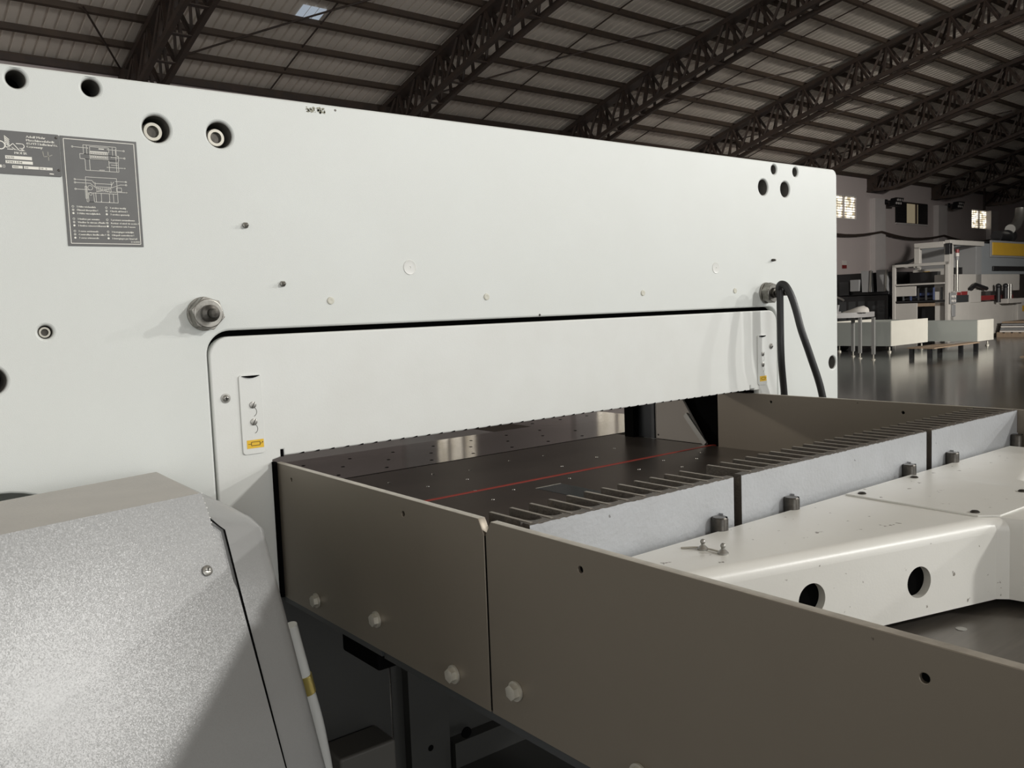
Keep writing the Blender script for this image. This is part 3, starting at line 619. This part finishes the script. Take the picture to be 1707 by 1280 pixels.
for P_ in (P1, P2, P3):
    P_.data.materials.append(PEDGE)
    for f in P_.data.polygons:
        if f.normal.z > 0.85 and (f.center.z + .0) > Z(-.0135): f.material_index = 1  # upward faces along the top edge get the paler material
def hex_bolt(y, z, parent):
    b = B(); b.cyl((-.0178, y, z), (-.0205, y, z), .0125, seg=24); w_ = obj('washer', b, ZINC, parent)
    b = B(); b.cyl((-.0205, y, z), (-.0275, y, z), .0098, seg=6, rot=.35); b.lathe((-.0275, y, z), (-1, 0, 0), [(0, .0085), (.0005, .007), (.0006, 0)], 18); obj('hex_bolt', b, ZINC, parent)
for y, z in ((-.146, -.232), (-.353, -.211), (-.558, -.233)): hex_bolt(y, Z(z), P1)
for y, z in ((-.692, -.212), (-.895, -.235)): hex_bolt(y, Z(z), P2)
# right inside: slanted guard, pillar
obj('side_guard', plate_yz([(.39, Z(TZ)), (.39, Z(.01)), (.30, Z(.01)), (.276, Z(-.045)), (.185, Z(TZ))], [circle(.378, Z(-.06), .003, 10), circle(.378, Z(-.165), .003, 10)], 1.428, .008, .001), mat('grey_guard_sheet', (.30, .275, .245), .5, .2), M0)
b = B(); b.bar((1.424, .262, Z(-.09)), (1.424, .186, Z(TZ + .002)), .006, .016); obj('guard_strip', b, STEEL, M0)
b = B(); b.box(1.425, 1.50, .392, .46, Z(TZ), Z(.05)); b.mi = 1; b.box(1.40, 1.43, .46, .50, Z(TZ), Z(.05)); obj('pillar', b, [DSTEEL, BLACK], M0)
b = B(); b.box(1.445, 1.53, .02, .40, Z(-.258), Z(.2)); obj('inner_cheek', b, BLACK, M0)
# --- fittings on the face
def socket_bolt(x, z, R, y=.035):
    b = B(); b.lathe((x, y + .03, z), (0, -1, 0), [(0, R), (.028, R), (.031, R * .92), (.031, R * .62), (.022, R * .60), (.022, 0)], 28); o = obj('socket_bolt', b, ZINC, M0)
    b = B(); b.cyl((x, y + .0045, z), (x, y + .006, z), R * .61, seg=6, rot=.3); obj('hex_socket', b, OILED, o)
socket_bolt(-.1885, 1.6355, .0158, .010); socket_bolt(-.0835, 1.6355, .0155, .010); socket_bolt(-.3735, 1.3125, .0088, .006); socket_bolt(-.458, 1.238, .013, .03)
b = B()
for x, z, r in HB: b.box(x - r - .004, x + r + .004, .0605, .062, z - r - .004, z + r + .004)
obj('bore_bottom', b, BLACK, M0)
for x, z, r_ in HB:
    b = B(); b.lathe((x, .004, z), (0, 1, 0), [(0, r_ - .0001), (.0, r_ - .0008), (.0555, r_ - .0008), (.0555, r_ - .0001)], 40)
    b2 = b.bm; caps = [f for f in b2.faces if len(f.verts) > 4]; bmesh.ops.delete(b2, geom=caps, context='FACES')
    obj('bore', b, BOREM, M0)
def hex_nut(x, z, R, hgt, stud):
    y0 = 0
    b = B(); b.cyl((x, 0, z), (x, -.005, z), R * 1.0, seg=36); b.cyl((x, -.005, z), (x, -hgt, z), R, seg=6, rot=.25)
    b.lathe((x, -hgt, z), (0, -1, 0), [(0, R * .88), (.0015, R * .82), (.0015, R * .45)], 28); o = obj('hex_nut', b, NUTM, M0, .0012)
    b = B(); b.lathe((x, -hgt + .002, z), (0, -1, 0), stud, 20); obj('threaded_stud', b, OILED, o)
hex_nut(-.128, Z(.2635), .029, .024, [(0, .0145), (.016, .0145), (.018, .008), (.028, .0078), (.036, .0065), (.037, 0)])
hex_nut(1.474, Z(.272), .030, .026, [(0, .0150), (.012, .0145), (.014, .0105), (.046, .0102), (.047, 0)])
def small(name, x, z, prof, m, seg=18, parent=M0):
    b = B(); b.lathe((x, 0, z), (0, -1, 0), prof, seg); return obj(name, b, m, parent)
for x, z in ((-.045, 1.486), (.018, 1.383)): small('grease_nipple', x, z, [(0, .0055), (.004, .0055), (.005, .0035), (.009, .0035), (.011, .0015), (.0115, 0)], NUTM, 6)
small('grease_nipple', 1.507, 1.435, [(0, .004), (.004, .004), (.012, .003), (.013, 0)], OILED, 8)
for x in (.290, 1.253): small('cover_disc', x, 1.413, [(0, .0150), (.0008, .0148), (.0012, .0140), (.0008, .0125), (.0012, .0022), (.0003, .0016), (.0003, 0)], CAPW, 32)
for x in (.112, .479, .966, 1.334): small('plug', x, 1.3505, [(0, .0072), (.0018, .0068), (.0022, .0058), (.0016, .003), (.0016, 0)], CAPY, 22)
small('screw_head', .627, 1.307, [(0, .0028), (.0015, .002), (.0016, 0)], OILED, 10)
small('screw_head', .143, 1.705, [(0, .0022), (.0008, .002), (.0009, 0)], OILED, 10)
for x, z in ((-.100, 1.185), (1.495, 1.189)):
    o = small('panel_screw', x, z, [(.0012, .0085), (.0022, .0085), (.0024, .006), (.005, .005), (.0062, .003), (.0064, 0)], STEEL, 22)
    b = B(); b.box(x - .003, x + .003, -.0067, -.006, z - .0007, z + .0007); b.box(x - .0007, x + .0007, -.0067, -.006, z - .003, z + .003); obj('cross_slot', b, BLACK, o)
for x0 in (-.0755, 1.4295):
    hd = obj('latch_plate', plate_xz(rrect(x0, x0 + .0415, 1.081, 1.2235, .006), [], -.0036, .0026, .0006), PANELW, M0)
    b = B(); b.loft([[(x0 + .005 + .033 * i / 10, -.0042 - .003 * math.sin(pi * i / 10), 1.2215 - .0005), (x0 + .005 + .033 * i / 10, -.0038, 1.2215 + .0025 * 0), (x0 + .005 + .033 * i / 10, -.0042 - .003 * math.sin(pi * i / 10), 1.2215 - .0005 - .0032 * math.sin(pi * i / 10) - .0003)] for i in range(11)]); obj('finger_slot', b, BLACK, hd)
    for z in (1.169, 1.1385):
        xs = x0 + .0225
        b = B(); b.lathe((xs, -.0036, z), (0, -1, 0), [(0, .0062), (.0016, .006), (.0022, .0045), (.0022, 0)], 20); s_ = obj('slotted_screw', b, STEEL, hd)
        b = B(); b.hexa([(xs - .0035, -.0061, z - .005), (xs - .0022, -.0061, z - .0055), (xs + .0035, -.0061, z + .005), (xs + .0022, -.0061, z + .0055), (xs - .0035, -.0057, z - .005), (xs - .0022, -.0057, z - .0055), (xs + .0035, -.0057, z + .005), (xs + .0022, -.0057, z + .0055)]); ringp(b, xs - .002, z - .0125, .0085, .0009, -.0038, 14, -1.2, .95); obj('screw_slot', b, OILED, hd)
    lb = obj('yellow_label', plate_xz([(x0 + .0075, 1.0915), (x0 + .0385, 1.0915), (x0 + .0385, 1.1065), (x0 + .0075, 1.1065)], [], -.0040, .0004), YELLOW, hd)
    b = B(); rect_line(b, x0 + .0155, x0 + .0315, 1.0962, 1.1026, .0011, -.0042); line(b, x0 + .0095, 1.0994, x0 + .0155, 1.0994, .0009, -.0042); line(b, x0 + .0315, 1.0994, x0 + .0355, 1.0994, .0009, -.0042); disc(b, x0 + .0362, 1.1012, .0012, -.0042); obj('printed_symbol', b, INKB, lb)
# chipped paint patch
b = B()
for k in range(46): disc(b, .083 + .043 * random.random(), 1.6965 + .009 * random.random() - .0, .0008 + .0016 * random.random(), -.0006, 7)
obj('chipped_paint', b, mat('bare_primer', (.36, .35, .27), .7), M0)
# --- sign plates
sp = obj('instruction_plate', plate_xz([(-.3315, 1.4455), (-.2190, 1.4455), (-.2190, 1.6145), (-.3315, 1.6145)], [], -.0012, .0010, .0002), SIGN, M0)
b = B(); y = -.0014; W_ = .00055
rect_line(b, -.3270, -.2233, 1.4497, 1.6103, .0010, y)
# upper drawing: cutter seen from the front
rect_line(b, -.2995, -.2510, 1.5890, 1.6030, W_, y); rect_line(b, -.3050, -.2480, 1.5815, 1.5890, W_, y); rect_line(b, -.2980, -.2490, 1.5640, 1.5815, W_, y)
rect_line(b, -.2900, -.2620, 1.5935, 1.6010, W_, y); line(b, -.2770, 1.5985, -.2690, 1.5985, .0014, y); rect_line(b, -.2905, -.2640, 1.5820, 1.5940, W_, y)
for k in range(10): rect_line(b, -.2895 + .0025 * k, -.2878 + .0025 * k, 1.5895, 1.5930, .0006, y)
for k in range(10): rect_line(b, -.2895 + .0025 * k, -.2878 + .0025 * k, 1.5840, 1.5872, .0006, y)
for q in ((-.2915, 1.564, -.2915, 1.5815), (-.2630, 1.564, -.2630, 1.5815), (-.2520, 1.564, -.2520, 1.600), (-.2945, 1.589, -.2945, 1.603), (-.278, 1.5655, -.270, 1.5655), (-.2565, 1.5895, -.2565, 1.602), (-.2630, 1.578, -.2500, 1.578), (-.2600, 1.5745, -.2500, 1.5745)): line(b, *q, W_, y)
for q in ((-.3150, 1.5990, -.2930, 1.5985), (-.2395, 1.5980, -.2640, 1.5983), (-.2390, 1.5865, -.2590, 1.5865), (-.2395, 1.5705, -.2660, 1.5705)): line(b, *q, W_, y); ringp(b, q[0], q[1], .0012, .0005, y, 10); disc(b, q[2], q[3], .0007, y, 8)
disc(b, -.2395, 1.5705, .0014, y, 10)
# lower drawing: cutter seen from the side
rect_line(b, -.2995, -.2535, 1.5150, 1.5535, W_, y); rect_line(b, -.2545, -.2470, 1.5330, 1.5390, W_, y); rect_line(b, -.3010, -.2985, 1.5200, 1.5390, W_, y); rect_line(b, -.2970, -.2890, 1.5150, 1.5290, W_, y)
for q in ((-.2860, 1.515, -.2860, 1.5300), (-.2780, 1.515, -.2780, 1.5290), (-.2660, 1.515, -.2660, 1.5290), (-.2600, 1.515, -.2600, 1.5290), (-.2890, 1.5290, -.2540, 1.5290), (-.2850, 1.5390, -.2620, 1.5390), (-.2860, 1.5440, -.2620, 1.5440), (-.2620, 1.5390, -.2620, 1.5480), (-.2860, 1.539, -.2860, 1.546), (-.2900, 1.5480, -.2870, 1.5440), (-.2580, 1.5480, -.2620, 1.5420), (-.2850, 1.531, -.2630, 1.5375), (-.2850, 1.5375, -.2630, 1.531)): line(b, *q, W_, y)
for k in range(8): line(b, -.2840 + .003 * k, 1.5310, -.2840 + .003 * k, 1.5380, W_, y)
ringp(b, -.2935, 1.5370, .0035, .0005, y); ringp(b, -.2935, 1.5275, .0022, .0005, y)
for x in (-.2780, -.2660): line(b, x - .0009, 1.5152, x, 1.5185, .001, y)
for q in ((-.3150, 1.5490, -.2900, 1.5485), (-.3150, 1.5440, -.2930, 1.5440), (-.3150, 1.5340, -.2940, 1.5335), (-.2395, 1.5490, -.2560, 1.5490), (-.2395, 1.5440, -.2480, 1.5440), (-.2395, 1.5320, -.2700, 1.5320)): line(b, *q, W_, y); ringp(b, q[0], q[1], .0012, .0005, y, 10)
line(b, -.2930, 1.5440, -.2850, 1.5370, W_, y); line(b, -.2480, 1.5440, -.2620, 1.5385, W_, y); disc(b, -.2395, 1.5320, .0014, y, 10)
ins = [(('2 Hübe wöchentlich', 'Ölstand überprüfen !', '2 Hübe vierteljährlich'), ('2 strokes weekly', 'Check oil level !', '2 strokes quarterly')),
       (('2 foulées par semaine', "Vérifier le niveau d'huile !", '2 foulées trimestriellement'), ('2 presiones semanalmente', 'Revisar el nivel de aceite !', '2 presiones cada 3 meses')),
       (('2 corse settimanale', 'Controllare livello olio !', '2 corse trimestrale'), ('2 bewegingen wekelijks', 'Oliepeil controleren !', '2 bewegingen per kwartaal'))]
for g, pair in enumerate(ins):
    for c_, trip in enumerate(pair):
        for r_, s_ in enumerate(trip):
            z = 1.5055 - .0190 * g - .0052 * r_; x = (-.3155, -.2668)[c_]
            wd = len(s_) * .00152
            add_text(b, s_, x, x + min(wd, .0420), z, .0026, y, .00042)
            cx = x - .0052
            if r_ == 2: disc(b, cx, z + .0013, .0016, y, 12)
            else: ringp(b, cx, z + .0013, .0014, .0005, y, 12)
            if r_ == 1: disc(b, cx, z + .0013, .0006, y, 8)
add_text(b, '216300', -.2385, -.2250, 1.4520, .0027, y)
obj('lettering', b, PRINT, sp)
npl = obj('name_plate', plate_xz(rrect(-.478, -.3325, 1.5510, 1.6150, .003), [], -.0014, .0012, .0002), SIGN, M0)
b = B(); y = -.0016
add_text(b, 'Adolf Mohr', -.3785, -.3520, 1.6065, .0033, y, .0005); add_text(b, 'Maschinenfabrik', -.3785, -.3400, 1.6015, .0033, y, .0005); add_text(b, '65719 Hofheim/Ts.', -.3785, -.3362, 1.5967, .0033, y, .0005); add_text(b, 'Germany', -.3785, -.3570, 1.5918, .0033, y, .0005)
add_text(b, 'MOHR', -.3955, -.3790, 1.5812, .0035, y, .0005)
# maker's mark: ring letters with a striped peak
ringp(b, -.4130, 1.5930, .0058, .0015, y, 24); ringp(b, -.4330, 1.5930, .0058, .0015, y, 24, -pi / 2, pi); line(b, -.4388, 1.5930, -.4388, 1.5840, .0015, y)
for q in ((-.4068, 1.6075, -.4062, 1.5905), (-.4062, 1.5905, -.4030, 1.5905), (-.4030, 1.5905, -.3965, 1.5965), (-.3965, 1.5965, -.3885, 1.5868), (-.4045, 1.5878, -.3965, 1.5878), (-.3885, 1.5868, -.3810, 1.5868), (-.3875, 1.5900, -.3815, 1.5868), (-.3925, 1.5967, -.3845, 1.5967), (-.3885, 1.5900, -.3845, 1.5900)): line(b, *q, .0011, y)
ringp(b, -.3850, 1.59335, .00335, .0011, y, 14, -pi / 2, pi / 2)
for k in range(5): line(b, -.4066 + .0004 * k, 1.6065 - .0028 * k, -.4010, 1.6015 - .0028 * k, .0011, y); line(b, -.3985 + .0016 * k, 1.5912 - .001 * k, -.3945 + .0010 * k, 1.5872, .0007, y)
rc = B()
for x0, x1, z0, z1 in ((-.4080, -.3725, 1.5733, 1.5782), (-.4080, -.3718, 1.5668, 1.5712), (-.4230, -.4135, 1.5600, 1.5640), (-.3998, -.3860, 1.5600, 1.5640), (-.3842, -.3640, 1.5600, 1.5640), (-.3632, -.3452, 1.5600, 1.5640)):
    b._f([b.bm.verts.new(p) for p in ((x0, y, z0), (x1, y, z0), (x1, y, z1), (x0, y, z1))])
for x in (-.4120, -.3888, -.3672, -.3482): rect_line(b, x, x + .0026, 1.5604, 1.5636, .0005, y - .0001)
line(b, -.3500, 1.5548, -.3440, 1.5545, .0014, y)
obj('lettering', b, PRINT, npl)
b = B(); y = -.0018
add_text(b, '5570', -.4065, -.3965, 1.5742, .0030, y); add_text(b, '7041104', -.4070, -.3860, 1.5675, .0030, y); add_text(b, '400', -.3990, -.3915, 1.5608, .0024, y); add_text(b, '50', -.3830, -.3785, 1.5608, .0024, y); add_text(b, '10  5', -.3620, -.3530, 1.5608, .0024, y)
obj('stamped_digit', b, PRINTD, npl)
b = B(); y = -.0016
for q in ((-.3570, 1.5880, -.3560, 1.5800), (-.3560, 1.5800, -.3480, 1.5815), (-.3480, 1.5815, -.3440, 1.5835), (-.3500, 1.5880, -.3495, 1.5745)): line(b, *q, .0013, y)
obj('chalk_mark', b, CHALK, npl)
for x, z in ((-.3370, 1.6100), (-.3365, 1.5610)):
    b = B(); b.lathe((x, -.0014, z), (0, -1, 0), [(0, .0020), (.0008, .0016), (.001, 0)], 12); obj('rivet', b, OILED, npl)
# --- back gauge with comb teeth
GY = -.691
BG = obj('back_gauge', B().box(.02, 1.41, GY + .012, GY + .02, Z(TZ + .002), Z(-.10)), CASTIRON, M0)
pitch = .03385; ti = 0
for x0, x1 in ((.013, .411), (.430, 1.006), (1.027, 1.419)):
    b = B(); b.box(x0, x1, GY, GY + .012, Z(TZ + .002), Z(-.0115))
    top = []
    while .016 + pitch * ti < x1 + .006:
        xt = .016 + pitch * ti; ti += 1
        if xt < x0 - .004: continue
        xt = min(max(xt, x0), x1 - .006)
        b.hexa([(xt, GY + .011, Z(TZ + .002)), (xt + .0075, GY + .011, Z(TZ + .002)), (xt + .0075, GY + .011, Z(-.0115)), (xt, GY + .011, Z(-.0115)),
                (xt + .001, GY + .088, Z(TZ + .002)), (xt + .006, GY + .088, Z(TZ + .002)), (xt + .006, GY + .088, Z(-.0115)), (xt + .001, GY + .088, Z(-.0115))])
        b.mi = 2; b.box(xt + .0012, xt + .0060, GY + .004, GY + .087, Z(-.0115), Z(-.0108)); b.mi = 0
        # fillet web at the root
        b.prism([(xt + .0075, GY + .012), (xt + .0075, GY + .024), (xt + .012, GY + .016), (xt + .018, GY + .012)], 'z', Z(TZ + .002), Z(-.0118))
        b.prism([(xt, GY + .012), (xt - .007, GY + .012), (xt - .003, GY + .016), (xt, GY + .024)], 'z', Z(TZ + .002), Z(-.0118))
    # painted rear face with a ragged upper edge
    b.mi = 1; n = int((x1 - x0) / .004); zt = [Z(-.0125) - .0012 * random.random() for _ in range(n + 1)]
    for k in range(n):
        xa = x0 + (x1 - x0) * k / n; xb = x0 + (x1 - x0) * (k + 1) / n
        b._f([b.bm.verts.new(p) for p in ((xa, GY - .0008, Z(-.17)), (xb, GY - .0008, Z(-.17)), (xb, GY - .0008, zt[k + 1]), (xa, GY - .0008, zt[k]))])
    obj('gauge_block', b, [CASTIRON, SILVER, WORN], BG)
for x in (.364, .545, .920, 1.091, 1.392):
    b = B(); b.lathe((x, GY - .011, Z(-.12)), (0, 0, 1), [(0, .0122), (.054, .0122), (.057, .0105), (.057, 0)], 20); kb = obj('adjusting_screw', b, OILED, BG)
    b = B(); b.box(x + .0118, x + .0135, GY - .008, GY - .001, Z(-.11), Z(-.061)); obj('recess_edge', b, SILVER, kb)
    b = B(); b.box(x + .002, x + .0045, GY - .0216, GY - .0195, Z(-.080), Z(-.062)); obj('screw_slot', b, BLACK, kb)
# --- gauge carriage (white arm)
ex = Vector((1, -.27, 0)).normalized(); nrm = Vector((ex.y, -ex.x, 0))
def front(x): return -.9114 - .27 * (x - .53)
ZT = -.082; ZB = -.203
def arm_ring(x, yf, zt=ZT):
    r = .020; out = [(x, GY - .012, Z(ZB)), (x, GY - .012, Z(zt) - .004), (x, GY - .016, Z(zt))]
    out += [(x, yf + r - r * math.sin(a), Z(zt) - r + r * math.cos(a)) for a in [pi / 2 * i / 8 for i in range(9)]]
    out += [(x, yf, Z(ZB))]
    return out
xs_ = [.05, .10, .20, .30, .40, .50, .60, .66, .685]
prof_ = [(x, front(x)) for x in xs_] + [(.697, front(.69) - .012), (.705, front(.69) - .055), (.712, -1.06), (.73, -1.085), (.80, -1.09), (.90, -1.09), (.925, -1.075), (.935, -1.04), (.94, front(.70) - .03), (.95, front(.70))] + [(1.394 - x, front(x)) for x in (.40, .30, .20, .10, .05)]
HOLES2 = [(.349, .0045), (.535, -.0025)]
def front_pt(x, z): return Vector((x, front(x), z))
# body without the flat front, which is a plate with round holes
b = B()
rings = [arm_ring(x, yf) for x, yf in prof_]
n = len(rings[0])
R = [[b.bm.verts.new(q) for q in r] for r in rings]
for i, (a, c) in enumerate(zip(R, R[1:])):
    for k in range(n):
        if k == n - 2 and prof_[i + 1][0] <= .686: continue
        b._f([a[k], a[(k + 1) % n], c[(k + 1) % n], c[k]])
b._f(R[0][::-1]); b._f(R[-1])
AR = obj('gauge_carriage', b, ARMW, M0, angle=30)
L0 = (.05 - .53) / ex.x; L1 = (.685 - .53) / ex.x
zf0, zf1 = Z(ZB), Z(ZT) - .020
hz = Z(-.1500)
me = curve_mesh([(L0, zf0), (L1, zf0), (L1, zf1), (L0, zf1)], [circle((x - .53) / ex.x, hz + dz, .0225, 36) for x, dz in HOLES2], .012, 0)
me.transform(Matrix(((ex.x, 0, nrm.x, .53 - nrm.x * .006), (ex.y, 0, nrm.y, front(.53) - nrm.y * .006), (0, 1, 0, 0), (0, 0, 0, 1))))
obj('carriage_front', me, ARMW, AR)
for x, dz in HOLES2:
    b = B(); c_ = Vector((x, front(x), hz + dz)) - nrm * .0125
    b.cyl(c_, c_ - nrm * .02, .0235, seg=28)
    obj('hole_shade', b, BLACK, AR)  # black cylinder stands in for the shadow inside the hole
b = B(); b.prism([(.685, -.712), (.677, -.930), (.700, -.952), (.860, -.956), (.905, -.93), (.905, -.712)], 'z', Z(ZT), Z(ZT) + .0028); cp = obj('cover_plate', b, ARMW, AR, .0006)
for x, y_ in ((.702, -.732), (.883, -.730), (.692, -.919), (.883, -.911)):
    b = B(); b.lathe((x, y_, Z(ZT) + .0028), (0, 0, 1), [(0, .0068), (.0012, .0068), (.003, .0045), (.0034, .0)], 18); obj('cover_screw', b, OILED, cp)
for x, y_ in ((.264, -.752), (.266, -.784)):
    b = B(); b.lathe((x, y_, Z(ZT)), (0, 0, 1), [(0, .0075), (.002, .0075), (.0045, .005), (.0065, .0026), (.0085, .0026)], 16); b.ball((x, y_, Z(ZT) + .0112), .0036, 14); obj('ball_nipple', b, STEEL, AR)
b = B(); b.tube(smooth_catmull([(.247, -.728, Z(ZT) + .001), (.264, -.748, Z(ZT) + .002), (.266, -.782, Z(ZT) + .002)]), .0013, 8); obj('oil_line', b, ZINC, AR)
# --- cable hung over the right-hand stud
zc = Z(.272)
pts = [(1.52, -.035, .55), (1.508, -.038, .95), (1.500, -.040, 1.05), (1.466, -.055, 1.15), (1.462, -.056, 1.25), (1.460, -.057, zc - .002), (1.455, -.058, zc + .014), (1.4545, -.066, zc + .0225), (1.458, -.078, zc + .016), (1.462, -.092, zc - .012), (1.466, -.104, 1.290), (1.472, -.116, 1.235), (1.494, -.128, 1.165), (1.530, -.140, 1.06), (1.545, -.142, .95), (1.55, -.14, .55)]
b = B(); b.tube(smooth_catmull(pts, 8), .0098, 14)
tag(obj('cable', b, RUBBER), 'black rubber cable hung over the right-hand bolt of the white machine', 'cable')

# ================================================================== grey cabinet in the lower left
CB = thing('drive_cabinet', 'grey hammered metal cabinet in front of the white machine at lower left', 'cabinet', (-.45, -.25, 0))
ev = Vector((.251, .060, 0)); ev /= ev.length; nh = Vector((ev.y, -ev.x, 0)); SL = .45
F_ = Vector((-.2485, -.290, .012)); K_ = Vector((-.239, -.054, .012))
eb = Vector((.230, .065, 0)); eb /= eb.length
T3 = .9
def fz(p, z): return p + Vector((0, 0, Z(0)))          # lift to scene height
def dn(p, z): return Vector((p.x, p.y, 0)) + nh * SL * (.012 - z) + Vector((0, 0, z))
def up(v): return Vector((v.x, v.y, Z(v.z)))
A = up(F_); A2 = up(F_ - ev * T3); Kb = up(K_); Kb2 = up(K_ - eb * T3)
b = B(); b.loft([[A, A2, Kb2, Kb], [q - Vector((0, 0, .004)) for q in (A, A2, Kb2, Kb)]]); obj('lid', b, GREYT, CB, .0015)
# sloping front cover: right edge follows the seam
seam = [Vector((-.2465, -.2935, .003)), Vector((-.2437, -.3058, -.0245)), Vector((-.2275, -.3093, -.0405)), Vector((-.2244, -.3455, -.1203)), Vector((-.2143, -.4437, -.3379)), Vector((-.186, -.720, -.95))]
seam0 = [Vector((-.2485, -.290, .012)), Vector((-.2437, -.3058, -.0245)), Vector((-.2448, -.3196, -.0539)), Vector((-.2260, -.3440, -.1190)), Vector((-.2143, -.4437, -.3379)), Vector((-.186, -.720, -.95))]
b = B(); fr_, bk_ = [], []
for q in seam0:
    l = dn(F_ - ev * T3, q.z); fr_.append((up(q), up(l)))
vv = [[b.bm.verts.new(p) for p in row] for row in fr_]
for r0, r1 in zip(vv, vv[1:]): b._f([r0[0], r0[1], r1[1], r1[0]])
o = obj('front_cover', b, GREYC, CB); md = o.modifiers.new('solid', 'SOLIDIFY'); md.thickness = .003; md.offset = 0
b = B(); dv = (nh + Vector((0, 0, SL))).normalized(); c0 = Vector((-.2642, -.3387, Z(-.0852))) + dv * .0025
b.lathe(c0, dv, [(0, .0072), (.0012, .0072), (.0022, .0055), (.0028, .003), (.0028, 0)], 22); sc_ = obj('cross_head_screw', b, STEEL, CB)
b = B(); b.bar(c0 + dv * .0029 - ev * .004 + Vector((0, 0, .001)), c0 + dv * .0029 + ev * .004 - Vector((0, 0, .001)), .0011, .0006); b.bar(c0 + dv * .0029 + Vector((.001, 0, .004)), c0 + dv * .0029 - Vector((.001, 0, .004)), .0011, .0006); obj('cross_slot', b, BLACK, sc_)
# cast side cheek
inn = [Vector((-.2415, -.060, -.004)), Vector((-.2430, -.299, -.020)), Vector((-.2270, -.3093, -.0400)), Vector((-.2240, -.3455, -.1203)), Vector((-.2139, -.4437, -.3379)), Vector((-.1855, -.720, -.95)), Vector((-.1855, -.720, -1.06))]
b = B(); rings = []
out_top = [Vector((-.205, -.075, -.0135)), Vector((-.172, -.275, -.0375)), Vector((-.1647, -.2993, -.0515)), Vector((-.1619, -.3344, -.1288)), Vector((-.1536, -.4402, -.3617)), Vector((-.1326, -.707, -.95)), Vector((-.1326, -.707, -1.06))]
for a_, c_ in zip(inn, out_top):
    mid = a_.lerp(c_, .72); back = Vector((c_.x + .004, min(c_.y + .10, -.012), c_.z)); bk2 = Vector((a_.x, min(a_.y + .10, -.012), a_.z - .0))
    e1 = a_.lerp(c_, .86) + Vector((.002, .001, -.0005)); e2 = c_ + Vector((.0, .004, -.001)); e3 = c_ + Vector((.002, .014, -.003))
    rings.append([up(q) for q in (a_, mid, e1, e2, e3, back, bk2)])
b.loft(rings); obj('side_cheek', b, GREYC, CB, angle=50)
b = B()
for q0, q1 in zip(seam[1:], seam[2:]): b.bar(up(q0) + Vector((.0012, -.0006, 0)), up(q1) + Vector((.0012, -.0006, 0)), .0022, .0012)
obj('seam_gap', b, BLACK, CB)
b = B(); bk = -dv * .004
for p0, p1, q0, q1 in zip(seam0, seam0[1:], inn, inn[1:]):
    b._f([b.bm.verts.new(p) for p in (up(p0) + bk - ev * .01, up(q0) + bk + ev * .004, up(q1) + bk + ev * .004, up(p1) + bk - ev * .01)])
obj('recess_strip', b, GREYC, CB)
b = B(); b.box(-1.25, -.30, -.27, -.16, .0, Z(-.10)); obj('housing', b, GREYT, CB)
b = B()
for k in range(12):
    f = k / 11; p = up((seam0[0].lerp(seam0[1], f * 2) if f < .5 else seam0[1].lerp(seam0[2], f * 2 - 1))); b.ball((p.x + .0008 * random.random(), p.y - .001, p.z), .0009 + .0007 * random.random(), 6)
obj('paint_chip', b, CAPW, CB)
